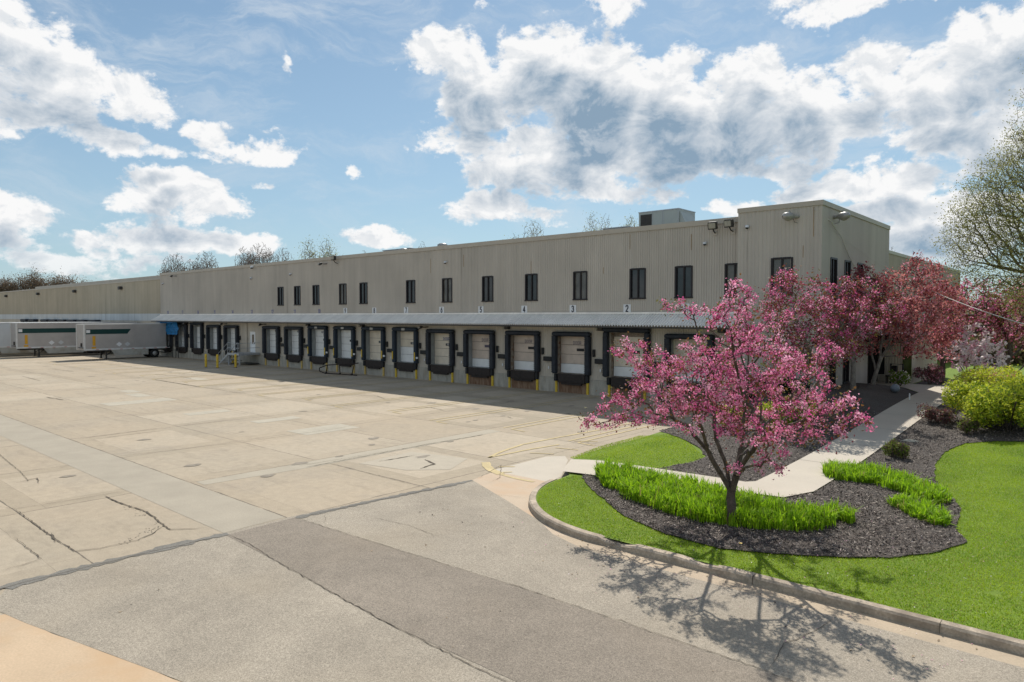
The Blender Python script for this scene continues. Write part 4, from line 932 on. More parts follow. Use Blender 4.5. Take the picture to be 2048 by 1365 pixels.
# ================================================================== TRAILERS
def trailer(x, yf, length, label, light=False, H=4.05, one_axle=True, group='parked freight trailers'):
    """x: centre, yf: nose; the body runs away from the viewer towards the dock wall"""
    t = thing('freight_trailer', label, 'trailer', (x, yf, 0), 0, group); w = 1.28; zb = 1.12
    m = M['trailerlight'] if light else M['trailer']
    b = MB(); b.bbox((-w, .05, zb), (w, length, H), .05)
    for y in np.arange(.9, length - .3, .62): b.box((w, y, zb + .25), (w + .008, y + .03, H - .15)); b.box((-w - .008, y, zb + .25), (-w, y + .03, H - .15))
    b.build('body', m, t)
    b = MB(); b.box((-w - .02, 0.0, H - .06), (w + .03, length + .02, H + .02)); b.box((w, 0.02, zb - .03), (w + .035, length, zb + .16)); b.box((-w - .035, 0.02, zb - .03), (-w, length, zb + .16)); b.box((w - .12, -.01, zb), (w + .03, .14, H - .07)); b.box((-w - .03, -.01, zb), (-w + .12, .14, H - .07))
    b.build('trim', M['trailerwhite'], t)
    if not light:
        b = MB(); z0, z1 = 2.92, 3.47
        b.poly([(w + .012, .2, z0), (w + .012, 4.5 if length < 11 else 6.2, z0), (w + .012, 4.9 if length < 11 else 6.7, z1), (w + .012, .2, z1)]); b.build('green_stripe', M['green'], t)
        b = MB(); b.box((w + .014, .24, 3.06), (w + .02, .62, 3.40)); b.build('label_plate', M['white'], t)
        b = MB(); b.box((w + .014, .85, 1.62), (w + .02, 1.15, 2.72)); b.box((w + .014, .75, 1.25), (w + .02, 1.2, 1.5)); b.build('warning_label', M['orange'], t)
        for y in (3.6, 4.5 if length < 11 else 4.6):
            b = MB(); zc = 1.72; b.poly([(w + .014, y - .32, zc), (w + .014, y, zc - .28), (w + .014, y + .32, zc), (w + .014, y, zc + .28)]); b.build('placard_holder', M['white'] if y < 4 else M['trailerlight'], t)
    for y in np.arange(1.2, length - .2, 1.25):
        b = MB(); b.box((w + .036, y, zb + .02), (w + .042, y + .28, zb + .07), 0); b.box((w + .036, y + .28, zb + .02), (w + .042, y + .57, zb + .07), 1); b.build('reflective_tape', [M['red'], M['white']], t)
    ax = [length - 1.35] if one_axle else [length - 2.6, length - 1.35]
    for s in (-1, 1):
        b = MB(); b.box((s * .85 - .07, 2.3, .1), (s * .85 + .07, 2.44, zb)); b.box((s * .85 - .14, 2.22, .04), (s * .85 + .14, 2.52, .1)); b.tube([(s * .85, 2.4, .5), (s * .85, 3.3, zb)], .04, 6); b.build('landing_leg', M['darkmetal'], t)
        y0 = 3.2; y1 = ax[0] - .75
        b = MB(); b.box((s * (w - .03) - .02, y0, .42), (s * (w - .03) + .02, y1, zb)); b.poly([(s * (w - .03), y0 - .5, zb), (s * (w - .03), y0, .42), (s * (w - .03), y0, zb)]); b.build('side_skirt', M['skirt'], t)
        for yy in ax:
            b = MB()
            for off in (0, .30): b.lathe([(.28, -.13), (.48, -.13), (.52, -.07), (.52, .07), (.48, .13), (.28, .13)], (s * (w - .16 - off), yy, .52), 22, 0, 'x')
            wo = b.build('wheel', M['tyre'], t, True)
            b = MB(); b.lathe([(.28, .02), (.20, .06), (.10, .10), (.001, .12)] if s > 0 else [(.28, -.02), (.20, -.06), (.10, -.10), (.001, -.12)], (s * (w - .12), yy, .52), 18, 0, 'x'); b.build('rim', M['lampmetal'], wo)
    b = MB(); b.box((-.5, .5, zb - .25), (.5, length - .2, zb - .02)); b.box((-1.15, ax[0] - .1, .44), (1.15, ax[0] + .1, .62)); b.box((-w, length - .1, .5), (w, length, .62)); b.build('chassis', M['darkmetal'], t)
    b = MB(); b.box((.2, -.06, 1.5), (.5, .05, 1.9)); b.box((-.6, -.08, 1.35), (.9, .05, 1.42)); b.build('nose_fittings', M['darkmetal'], t)
    return t
trailer(-88.0, 26.3, 8.9, 'grey trailer with a dark green stripe parked nearest the blue tarpaulin')
trailer(-99.3, 22.6, 13.4, 'grey trailer with a green stripe standing between the near trailer and the plain pale one', one_axle=False, H=4.15)
trailer(-103.9, 19.0, 15.5, 'plain pale trailer without a stripe, cut off by the picture edge', True, 4.15, False)
for i, x in enumerate((-108.1, -112.4)):
    trailer(x, 20.5 + i, 15.0, ['pale trailer hidden beyond the plain one, only its roof line showing', 'farthest trailer of the row at the wing docks'][i], True, 4.1, False)
# blue tarpaulin shelter at the last bay
tp = thing('tarpaulin_shelter', 'bright blue tarpaulin hung from the canopy end over the last bay', 'tarpaulin', (-86.6, 35.3, 0))
b = MB(); nx, nz = 14, 8
for i in range(nx):
    for j in range(nz):
        def q(i, j): return (-1.9 + i * .35, -.1 + .10 * math.sin(i * 1.7 + j * .8) + .05 * math.sin(j * 2.1), 2.75 + j * .2 + (.06 * math.sin(i * 1.3) if j == nz else 0))
        b.poly([q(i, j), q(i + 1, j), q(i + 1, j + 1), q(i, j + 1)])
for i in range(nx):
    def q2(i, d): return (-1.9 + i * .35, -.1 - d + .1 * math.sin(i * 1.7 + 6.4) * (1 - d), 4.35 - d * .25)
    b.poly([q2(i, 0), q2(i + 1, 0), q2(i + 1, .6), q2(i, .6)])
b.build('sheet', M['tarp'], tp, True)
b = MB()
for x in (1.3, 2.2, 2.9): b.tube([(x, .0, 0), (x, .0, 2.8)], .04, 6)
for z in (.9, 1.5, 2.1, 2.7): b.tube([(1.3, .0, z), (2.9, .0, z)], .03, 6)
b.build('frame', M['darkmetal'], tp)

# ================================================================== SMALL THINGS BY THE ENTRANCE
X, Y = -9.75, 44.6; zg = float(T(X, Y)) + .06
t = thing('garden_stand', 'black upright metal frame against the entrance wall behind the white flowers', 'metal frame', (X, Y + .9, zg))
b = MB(); b.tube([(-.32, 0, 0), (-.32, 0, 1.15), (.32, 0, 1.15), (.32, 0, 0)], .05, 8); b.build('frame', M['black'], t)
b = MB(); b.bbox((-.30, .02, .15), (-.0, .25, 1.05), .04); b.build('inner_box', M['black'], t)
b = MB(); b.box((-.55, -.3, .42), (.1, .1, .47)); 
for x in (-.52, .06): b.box((x, -.28, 0), (x + .04, -.24, .42)); b.box((x, .04, 0), (x + .04, .08, .42))
b.build('bench', M['black'], t)
X, Y = GT(1790, 787); zg = float(T(X, Y))
t = thing('garden_ball', 'blue grey stone ball beside the path at the bed edge', 'garden ornament', (X, Y, zg + .04))
b = MB(); b.lathe([(.001, 0)] + [(.22 * math.sin(a_), .22 - .22 * math.cos(a_)) for a_ in np.linspace(.2, 3.0, 12)] + [(.001, .44)], (0, 0, 0), 20); b.build('ball', M['ball'], t, True)
X, Y = GT(1819, 802); 
t = thing('marker_post', 'short white marker post in the shaded mulch bed', 'post', (X, Y, float(T(X, Y)) + .02))
b = MB(); b.lathe([(.035, 0), (.035, .30)], (0, 0, 0), 10); b.build('post', M['white'], t); b = MB(); b.lathe([(.035, .30), (.02, .34), (.001, .35)], (0, 0, 0), 10); b.build('cap', M['white'], t)
t = thing('landscape_rock', 'flat pale rock lying in the mulch near the olive shrub', 'rock'); X, Y = GT(1822, 885); t.location = (X, Y, float(T(X, Y)) + .03)
b = MB(); b.lathe([(.001, .07), (.12, .07), (.2, .04), (.24, 0)], (0, 0, 0), 9); ob = b.build('stone', M['pale'], t, True); ob.scale = (1.2, .6, 1)
t = thing('path_light', 'small white capped garden light in front of the far trees', 'garden light'); X, Y = GT(2009, 762); t.location = (X, Y, float(T(X, Y)))
b = MB(); b.lathe([(.03, 0), (.03, .9)], (0, 0, 0), 8); b.build('stem', M['black'], t); b = MB(); b.lathe([(.001, 1.05), (.2, .92), (.2, .88)], (0, 0, 0), 12); b.build('shade', M['white'], t)

# ================================================================== VEGETATION
def quads_at(C, s, r, aspect=1.0, updir=None):
    """randomly turned little quads at centres C with sizes s"""
    n = len(C); a = r.normal(size=(n, 3)); a /= np.linalg.norm(a, axis=1)[:, None]
    if updir is not None:
        a = a * 1.0; a[:, 2] *= updir
        a /= np.linalg.norm(a, axis=1)[:, None]
    b = r.normal(size=(n, 3)); b -= (a * b).sum(1)[:, None] * a; b /= np.linalg.norm(b, axis=1)[:, None]
    c = np.cross(a, b)
    s = s[:, None]; u = b * s * aspect * .5; v = c * s * .5
    bend = a * s * 0.18
    V = np.stack((C - u, C - v * .9 + bend, C + u, C + v * .9 + bend), 1).reshape(-1, 3)
    return V, np.arange(n * 4).reshape(n, 4)

def grow(stems, attr, bf=0.35, seg=0.22, jit=0.02, seed=0, droop=0.0):
    """minimum-path branching: stems are polylines (lists of points) sharing the first point of the first; attr are tips"""
    r = np.random.default_rng(seed)
    cap = 40 + sum(len(s) * 12 for s in stems) + len(attr) * 26
    P = np.zeros((cap, 3)); par = np.full(cap, -1); L = np.zeros(cap); n = 0
    for s in stems:
        s = np.array(s, float)
        if n == 0:
            P[0] = s[0]; n = 1; cur = 0
        else:
            cur = int(np.argmin(((P[:n] - s[0]) ** 2).sum(1)))
        for q in s[1:]:
            a = P[cur].copy(); d = np.linalg.norm(q - a); k = max(1, int(math.ceil(d / seg)))
            for i in range(1, k + 1):
                P[n] = a + (q - a) * i / k + (r.normal(0, jit * .5, 3) if i < k else 0); par[n] = cur; L[n] = L[cur] + d / k; cur = n; n += 1
    nstem = n
    order = np.argsort(((attr - P[nstem // 3]) ** 2).sum(1))
    tips = []
    for ai in order:
        q = attr[ai]; d = np.sqrt(((P[:n] - q) ** 2).sum(1)); c = d + bf * L[:n]; c[:max(1, nstem // 12)] += 5
        cur = int(np.argmin(c)); d = d[cur]; k = max(1, int(math.ceil(d / seg))); a = P[cur].copy()
        if n + k >= cap: break
        side = r.normal(0, 1, 3) * d * 0.07
        for i in range(1, k + 1):
            t = i / k; P[n] = a + (q - a) * t + side * math.sin(math.pi * t) + np.array((0, 0, d * (0.10 - droop) * math.sin(math.pi * t))) + (r.normal(0, jit, 3) if i < k else 0)
            par[n] = cur; L[n] = L[cur] + d / k; cur = n; n += 1
        tips.append(n - 1)
    P = P[:n]; par = par[:n]; cnt = np.zeros(n); has = np.zeros(n, bool); has[par[par >= 0]] = True
    cnt[~has] = 1
    for i in range(n - 1, 0, -1): cnt[par[i]] += cnt[i]
    return P, par, cnt, np.array(tips)

def branch_mesh(name, P, par, rad, mat, parent, seed=0):
    V = []; Fq = []; nv = 0
    idx = np.arange(1, len(P)); a = P[par[idx]]; b = P[idx]
    ra = np.minimum(rad[par[idx]], rad[idx] * 1.35); rb = rad[idx]
    d = b - a; ln = np.linalg.norm(d, axis=1) + 1e-9; d /= ln[:, None]
    ref = np.where(np.abs(d[:, 2:3]) < .9, np.array([[0, 0, 1.0]]), np.array([[1.0, 0, 0]]))
    u = np.cross(d, ref); u /= np.linalg.norm(u, axis=1)[:, None]; w = np.cross(d, u)
    allV = []; allF = []; base = 0
    for lo, hi, k in ((0.028, 9, 9), (0.010, 0.028, 5), (0, 0.010, 3)):
        m = (rb >= lo) & (rb < hi); cnt_ = int(m.sum())
        if not cnt_: continue
        t = np.linspace(0, 2 * np.pi, k + 1)[:-1]; cs = np.cos(t)[None, :, None]; sn = np.sin(t)[None, :, None]
        ring = u[m][:, None, :] * cs + w[m][:, None, :] * sn
        A = a[m][:, None, :] - d[m][:, None, :] * (ra[m] * .3)[:, None, None] + ring * ra[m][:, None, None]; B = b[m][:, None, :] + ring * rb[m][:, None, None]
        VV = np.concatenate((A, B), 1).reshape(-1, 3); allV.append(VV)
        j = np.arange(k); q = (j + 1) % k; f = np.stack((j, q, k + q, k + j), 1)
        FF = (np.arange(cnt_) * 2 * k)[:, None, None] + f[None] + base; allF.append(FF.reshape(-1, 4)); base += len(VV)
    V = np.concatenate(allV); Fa = np.concatenate(allF)
    return np_mesh(name, V, Fa, np.zeros(len(Fa)), [mat], parent, True)

def blobs_to_attr(blobs, dens, r, shell=0.45):
    out = []
    for (c, rad) in blobs:
        rad = np.array(rad if np.ndim(rad) else (rad,) * 3, float); vol = rad.prod()
        n = max(4, int(dens * vol ** (2.35 / 3) * 4.2)); d = r.normal(size=(n, 3)); d /= np.linalg.norm(d, axis=1)[:, None]
        out.append(np.array(c) + d * rad * (r.uniform(shell, 1, (n, 1)) ** .6))
    return np.concatenate(out)

def foliage(P, par, cnt, spec, parent, r, maxcnt=4, prob=0.8):
    """spec: list of (part name, materials, probs, per node, size, spread, aspect)"""
    m = (cnt <= maxcnt) & (r.random(len(P)) < prob); N = P[m]
    for (name, mats, pr, per, size, spread, aspect) in spec:
        keep = N[r.random(len(N)) < min(1, per[1])]
        k = per[0]
        C = np.repeat(keep, k, 0) + r.normal(0, spread, (len(keep) * k, 3))
        s = size * r.uniform(.65, 1.3, len(C)); V, Fa = quads_at(C, s, r, aspect)
        # one hue per cluster, with a few strays
        mi = np.repeat(r.choice(len(mats), len(keep), p=pr), k); st = r.random(len(mi)) < .25; mi[st] = r.choice(len(mats), int(st.sum()), p=pr)
        np_mesh(name, V, Fa, mi, mats, parent)

def px_blobs(lst, dist):
    """(px, py, radius in photo pixels, distance offset, [vertical squash])"""
    out = []
    for b in lst:
        zc = dist + (b[3] if len(b) > 3 else 0); rr = b[2] / F * zc; sq = b[4] if len(b) > 4 else 1
        out.append((at(b[0], b[1], zc), (rr, rr, rr * sq)))
    return out

def rel(o, P): return P - np.array(o.location)[None, :]

def tree(name, label, cat, base, stems, blobs, dens, r0, rexp, bark, spec, seed, bf=0.35, seg=0.22, jit=0.02, group=None, maxcnt=4, prob=0.8, droop=0.0, rmin=0.004, shell=0.45):
    r = np.random.default_rng(seed); base = np.array(base, float)
    t = thing(name, label, cat, tuple(base), 0, group)
    A = blobs_to_attr(blobs, dens, r, shell)
    A = A[A[:, 2] > base[2] + 0.3]
    P, par, cnt, tips = grow(stems, A, bf, seg, jit, seed, droop)
    rad = np.maximum(rmin, r0 * (cnt / cnt.max()) ** rexp)
    rad[:3] *= np.array((1.35, 1.15, 1.05))
    P = P - base[None, :]
    branch_mesh('trunk', P, par, rad, bark, t, seed)
    crown = None
    foliage(P, par, cnt, spec, t, r, maxcnt, prob)
    return t

# --- the big blossoming crabapple in front
b0 = at(1462, 1058, 16.0); b0[2] = float(T(b0[0], b0[1]))
S = [[b0, at(1463, 1020, 16), at(1462, 985, 16)],
     [at(1462, 985, 16), at(1440, 945, 15.9), at(1418, 905, 15.8), at(1380, 862, 15.6), at(1345, 848, 15.5), at(1300, 838, 15.4), at(1255, 822, 15.2)],
     [at(1462, 985, 16), at(1452, 930, 16.2), at(1432, 880, 16.4), at(1424, 800, 16.6), at(1415, 720, 16.8)],
     [at(1462, 985, 16), at(1472, 950, 15.8), at(1482, 900, 15.9), at(1492, 800, 16.0), at(1497, 700, 16.0), at(1490, 620, 16.0)],
     [at(1462, 1000, 16), at(1484, 930, 15.7), at(1520, 880, 15.0), at(1580, 850, 14.0), at(1650, 830, 13.0)], [at(1482, 900, 15.9), at(1530, 850, 16.8), at(1590, 790, 17.4)], [at(1490, 820, 16), at(1470, 720, 14.8), at(1460, 660, 14.2)],
     [at(1420, 905, 15.8), at(1400, 850, 15.0), at(1380, 790, 14.4)], [at(1482, 900, 15.9), at(1520, 880, 15.0), at(1560, 860, 14.4)]]
BL = [(1190, 838, 34, .6), (1230, 815, 40, .7), (1258, 845, 32, .2, .6), (1285, 790, 45, .2), (1325, 770, 52, -1.2), (1245, 700, 30, .4), (1275, 715, 36, .3), (1292, 745, 40), (1330, 725, 40, .3), (1345, 800, 44, 1.6),
      (1375, 720, 48, 1.6), (1400, 760, 60, -2.0), (1370, 800, 50, 1.6), (1440, 700, 55, -1.6), (1340, 612, 16, .3), (1365, 617, 20, .2), (1395, 625, 26, .2), (1430, 632, 36, -1.2), (1465, 615, 36, -1.6), (1470, 577, 26, -1.6), (1490, 605, 34, .6), (1505, 650, 48, -2.0),
      (1540, 690, 46, 1.2), (1530, 750, 60, -2.6), (1470, 800, 70, 2.2), (1440, 830, 60, -2.6), (1560, 790, 60, 1.8), (1580, 840, 50, -2.2), (1520, 860, 55, -2.6), (1620, 800, 40, -1.4), (1660, 800, 42, -2.6), (1700, 820, 36, -3.4), (1725, 840, 24, -3.7), (1640, 855, 42, -3.0), (1600, 880, 32, -2.6),
      (1545, 890, 36, -2.4), (1690, 862, 18, -3.4), (1550, 940, 16, -2.4), (1520, 930, 16, -2.2), (1475, 940, 20, -1.6), (1655, 700, 28, .2), (1640, 730, 28, .2), (1600, 750, 40, 1.2), (1650, 760, 26, -1.0), (1395, 850, 26, -2.2), (1320, 830, 36, .4), (1560, 640, 26, .6), (1580, 720, 30, -1.6), (1480, 700, 50, 1.8), (1450, 760, 50, -.2)]
spec = [('blossoms', [M['pink'], M['pinkpale'], M['pinkdeep']], [.42, .33, .25], (27, .88), .044, .050, 1.0),
        ('leaves', [M['bronze'], M['olive'], M['maroon']], [.55, .2, .25], (9, .7), .045, .10, 1.6)]
tree('crabapple_tree', 'large crabapple in full pink blossom standing in the lush green bed by the driveway', 'crabapple tree', b0, S, px_blobs([(b_[0], b_[1], b_[2] * .94) + tuple(b_[3:]) for b_ in BL], 16.0), 27, .105, .44, M['bark'], spec, 11, bf=.28, seg=.16, jit=.018, maxcnt=4, prob=.82, shell=.25, group='blossoming crabapples')

# --- second crabapple, against the office corner
b0 = np.array((-9.6, 31.0, float(T(-9.6, 31.0)))); q = lambda x, y, d: at(x, y, d)
S = [[b0, q(1636, 770, 30), q(1632, 735, 30), q(1615, 690, 29.8), q(1590, 640, 29.5)], [b0, q(1650, 765, 30), q(1655, 720, 30), q(1670, 680, 30.3), q(1690, 640, 30.6)], [q(1632, 735, 30), q(1590, 715, 29), q(1560, 700, 28)], [q(1655, 720, 30), q(1700, 690, 29), q(1715, 660, 28.5)]]
BL = [(1575, 550, 22), (1562, 585, 36), (1600, 600, 40, -1), (1590, 640, 45), (1545, 640, 36, .5), (1640, 600, 36), (1640, 640, 48, -1.5), (1680, 610, 40, .8), (1720, 590, 36), (1755, 600, 30), (1700, 640, 45, -1), (1745, 635, 36, .5), (1600, 690, 50, 1.5), (1660, 690, 50, -1.5), (1560, 690, 36), (1700, 680, 30), (1620, 570, 22), (1690, 575, 22), (1790, 615, 22), (1560, 730, 30), (1615, 735, 32), (1650, 735, 25, -2), (1535, 600, 20)]
spec = [('blossoms', [M['pink'], M['pinkpale'], M['pinkdeep']], [.38, .30, .32], (13, .75), .075, .085, 1.0), ('leaves', [M['maroon'], M['bronze'], M['olive']], [.5, .35, .15], (13, .75), .08, .15, 1.5)]
tree('crabapple_tree', 'pink crabapple growing against the corner of the office end behind the front tree', 'crabapple tree', b0, S, px_blobs(BL, 29.8), 13, .10, .42, M['bark_grey'], spec, 21, bf=.3, seg=.28, jit=.03, group='blossoming crabapples')

# --- copper red maple by the entrance
X, Y = -9.75, 40.2; b0 = np.array((X, Y, float(T(X, Y))))
S = [[b0, q(1752, 745, 36.6), q(1760, 722, 36.6)], [q(1760, 722, 36.6), q(1773, 700, 36.6), q(1800, 680, 36.2), q(1835, 665, 36)], [q(1752, 745, 36.6), q(1746, 720, 36.8), q(1742, 690, 37), q(1735, 660, 37)], [q(1760, 722, 36.6), q(1762, 690, 36.8), q(1770, 650, 37), q(1790, 600, 37)], [q(1765, 714, 36.5), q(1795, 712, 36), q(1815, 702, 35.8)], [q(1773, 700, 36.6), q(1790, 660, 36), q(1830, 610, 35.5)]]
BL = [(1790, 565, 30), (1838, 545, 34), (1870, 560, 28), (1820, 590, 42), (1870, 600, 42), (1905, 610, 30), (1780, 620, 42), (1830, 640, 50, -1.5), (1880, 650, 42), (1740, 640, 34), (1770, 665, 40, 1.5), (1720, 665, 30), (1730, 690, 24), (1850, 685, 34), (1885, 700, 24), (1700, 640, 26, 1), (1818, 700, 22, -1, .5), (1800, 650, 40, 2), (1725, 600, 28, 1.5), (1715, 568, 24, 2), (1750, 585, 26, 1)]
spec = [('leaves', [M['maroon'], M['redleaf'], M['mauve']], [.42, .44, .14], (20, .9), .088, .16, 1.6)]
tree('maple_tree', 'dense copper red maple with a forked trunk beside the entrance', 'maple tree', b0, S, px_blobs(BL, 36.5), 8.5, .105, .42, M['bark_grey'], spec, 31, bf=.3, seg=.3, jit=.03, prob=.95)
# --- dark maroon maple peeping over the crabapple
b0 = np.array((-10.0, 37.5, float(T(-10.0, 37.5))))
S = [[b0, q(1706, 740, 35), q(1708, 690, 35), q(1715, 640, 35)], [q(1706, 740, 35), q(1695, 680, 35), q(1680, 630, 35)]]
BL = [(1715, 560, 20), (1735, 555, 24), (1755, 570, 22), (1710, 590, 28), (1745, 600, 30), (1690, 620, 30), (1665, 640, 26), (1640, 690, 34), (1690, 690, 30), (1720, 640, 34)]
spec = [('leaves', [M['maroon'], M['bronze']], [.9, .1], (20, 1.0), .09, .17, 1.5)]
tree('maple_tree', 'dark maroon maple rising behind the blossom in front of the office side windows', 'maple tree', b0, S, px_blobs(BL, 35.2), 8, .12, .42, M['bark_grey'], spec, 33, bf=.3, seg=.3, jit=.03, prob=.95)
# --- two mauve crabapples farther right
def lawn_tree(px, py): X, Y = GT(px, py); return np.array((X, Y, float(T(X, Y))))
b0 = lawn_tree(1885, 768); d0 = float((Vector(b0) - Vector((0, 0, CH))).dot(fwd))
S = [[b0, q(1886, 735, d0), q(1882, 700, d0), q(1895, 670, d0), q(1915, 640, d0)], [q(1884, 725, d0), q(1905, 712, d0 - .3), q(1925, 690, d0), q(1940, 660, d0)], [q(1882, 700, d0), q(1872, 680, d0), q(1865, 650, d0)]]
BL = [(1890, 640, 34), (1905, 600, 34), (1940, 590, 36), (1975, 590, 30), (1930, 630, 44), (1970, 630, 44), (1990, 660, 30), (1950, 665, 40, 1), (1905, 675, 30), (1875, 670, 26), (1915, 705, 22), (2000, 620, 28)]
spec = [('blossoms', [M['mauve'], M['pink'], M['pinkdeep']], [.5, .2, .3], (8, .75), .12, .17, 1.0), ('leaves', [M['bronze'], M['maroon'], M['olive']], [.4, .4, .2], (7, .8), .12, .2, 1.5)]
tree('crabapple_tree', 'mauve pink crabapple with a slim trunk to the right of the copper maple', 'crabapple tree', b0, S, px_blobs(BL, d0), 6, .13, .45, M['bark'], spec, 41, bf=.3, seg=.35, jit=.03, group='blossoming crabapples')
b0 = lawn_tree(2007, 768); d1 = float((Vector(b0) - Vector((0, 0, CH))).dot(fwd))
S = [[b0, q(2012, 735, d1), q(2020, 705, d1), q(2012, 670, d1), q(1995, 640, d1)], [q(2018, 712, d1), q(2045, 695, d1), q(2075, 680, d1)], [q(2020, 700, d1), q(2035, 660, d1), q(2050, 620, d1)], [q(2012, 670, d1), q(1985, 665, d1), q(1970, 655, d1)], [b0 + np.array((.4, .1, 0)), q(2040, 740, d1), q(2065, 715, d1)]]
BL = [(2010, 600, 32), (2040, 590, 34), (2070, 610, 40), (1990, 630, 34), (2030, 640, 44), (2080, 660, 40), (2000, 670, 30), (2050, 680, 34), (1980, 655, 24), (2100, 630, 40)]
tree('crabapple_tree', 'mauve pink crabapple cut by the picture edge behind the yellow green shrubs', 'crabapple tree', b0, S, px_blobs(BL, d1), 6, .13, .45, M['bark'], spec, 43, bf=.3, seg=.35, jit=.03, group='blossoming crabapples')
# --- magnolia
b0 = lawn_tree(1937, 768); d2 = float((Vector(b0) - Vector((0, 0, CH))).dot(fwd)) - 1.0; b0 = at(1937, 764, d2); b0[2] = float(T(b0[0], b0[1]))
S = [[b0, q(1935, 745, d2), q(1930, 715, d2), q(1925, 690, d2)], [b0, q(1945, 745, d2), q(1960, 715, d2), q(1965, 690, d2)], [b0, q(1960, 750, d2), q(1985, 725, d2)], [b0, q(1930, 748, d2), q(1918, 725, d2)]]
BL = [(1925, 690, 26), (1950, 675, 26), (1975, 690, 28), (1998, 712, 20), (1940, 715, 34), (1970, 720, 34), (1920, 720, 20), (1990, 735, 20), (1950, 660, 16), (1905, 705, 12)]
spec = [('blossoms', [M['magno'], M['magno2']], [.78, .22], (7, .95), .17, .07, 1.4)]
tree('magnolia_tree', 'small magnolia covered in pale pink white flowers behind the yellow green shrubs', 'magnolia tree', b0, S, px_blobs(BL, d2), 7.5, .07, .42, M['bark_grey'], spec, 51, bf=.3, seg=.3, jit=.03, rmin=.009)

# --- big half-bare tree on the right
d3 = 31.0; b0 = at(2190, 770, d3); b0[2] = float(T(b0[0], b0[1]))
S = [[b0, q(2190, 650, d3), q(2185, 520, d3), q(2180, 400, d3), q(2165, 250, d3), q(2150, 120, d3)],
     [q(2188, 600, d3), q(2120, 570, d3), q(2050, 545, d3), q(1980, 530, d3), q(1910, 515, d3)], [q(2185, 520, d3), q(2120, 480, d3 - 1), q(2040, 455, d3 - 1.5), q(1970, 445, d3 - 2)],
     [q(2180, 430, d3), q(2120, 380, d3 + 1), q(2060, 340, d3 + 1), q(2000, 330, d3 + 1)], [q(2170, 300, d3), q(2120, 240, d3), q(2080, 200, d3)], [q(2185, 560, d3), q(2110, 590, d3 - 2), q(2040, 600, d3 - 2.5), q(1990, 590, d3 - 3)], [q(2185, 500, d3), q(2110, 430, d3 + 2), q(2040, 400, d3 + 2.5), q(1960, 400, d3 + 2)]]
BL = [(2060, 200, 26), (2065, 250, 40), (2030, 290, 34), (2060, 330, 60), (2005, 350, 50), (1970, 390, 50), (2030, 400, 70), (1930, 430, 40), (1985, 450, 70), (2060, 460, 80, -2), (1915, 480, 42, .5, .7), (1960, 510, 55), (2030, 530, 60), (1925, 535, 32, 0, .5), (1975, 570, 40, -1, .6), (2050, 580, 50), (2100, 300, 60), (2120, 400, 80), (2120, 520, 80), (2140, 220, 60), (2110, 150, 45), (2210, 300, 90), (2230, 450, 100), (2100, 110, 30)]
spec = [('young_leaves', [M['budgreen'], M['olive']], [.8, .2], (17, 1.0), .042, .24, 2.0)]
tree('shade_tree', 'tall tree with fine twigs and tiny olive buds at the right picture edge', 'tree', b0, S, px_blobs(BL, d3), 34, .30, .50, M['bark_far'], spec, 61, bf=.42, seg=.45, jit=.05, prob=.6, maxcnt=3, droop=.03, rmin=.0055, shell=.2)

# --- distant trees
def far_tree(px, ytop, dist, wpx, label, seed, leafy=0.0, group='bare trees beyond the building', mats=None, dens=2.4, r0=None, hpx=None):
    top = at(px, ytop, dist); h = top[2]; R_ = wpx / F * dist
    base = np.array((top[0], top[1], 0.0)); ch = (hpx / F * dist) if hpx else h * .62
    r = np.random.default_rng(seed)
    stems = [[base, base + (r.normal(0, .3), r.normal(0, .3), h * .3), base + (r.normal(0, .5), r.normal(0, .5), h * .85)]]
    for k in range(4):
        a = r.uniform(0, 6.28); stems.append([stems[0][1] + np.array((0, 0, r.uniform(0, h * .2))), base + (math.cos(a) * R_ * .35, math.sin(a) * R_ * .35, h * .6), base + (math.cos(a) * R_ * .6, math.sin(a) * R_ * .6, h * .85)])
    bl = [(base + np.array((0, 0, h - ch * .5)), (R_ * .75, R_ * .75, ch * .5))]
    for k in range(5):
        a = r.uniform(0, 6.28); u = r.uniform(.3, .65); bl.append((base + np.array((math.cos(a) * R_ * u, math.sin(a) * R_ * u, h - ch * r.uniform(.25, .6))), R_ * .42))
    spec = [('leaves', mats or [M['budgreen']], [1 / len(mats or [1])] * len(mats or [1]), (6, leafy), .0011 * dist if leafy < .7 else .0017 * dist, .005 * dist, 1.4)] if leafy else []
    return tree('bare_tree' if leafy < .3 else 'background_tree', label, 'tree', base, stems, bl, dens * (12 / max(6, R_)) ** 1.5 * .55, r0 or h * .010, .5, M['bark_haze'], spec, seed, bf=.35, seg=R_ * .16, jit=R_ * .012, group=group, rmin=.00019 * dist, shell=.2, prob=.9)
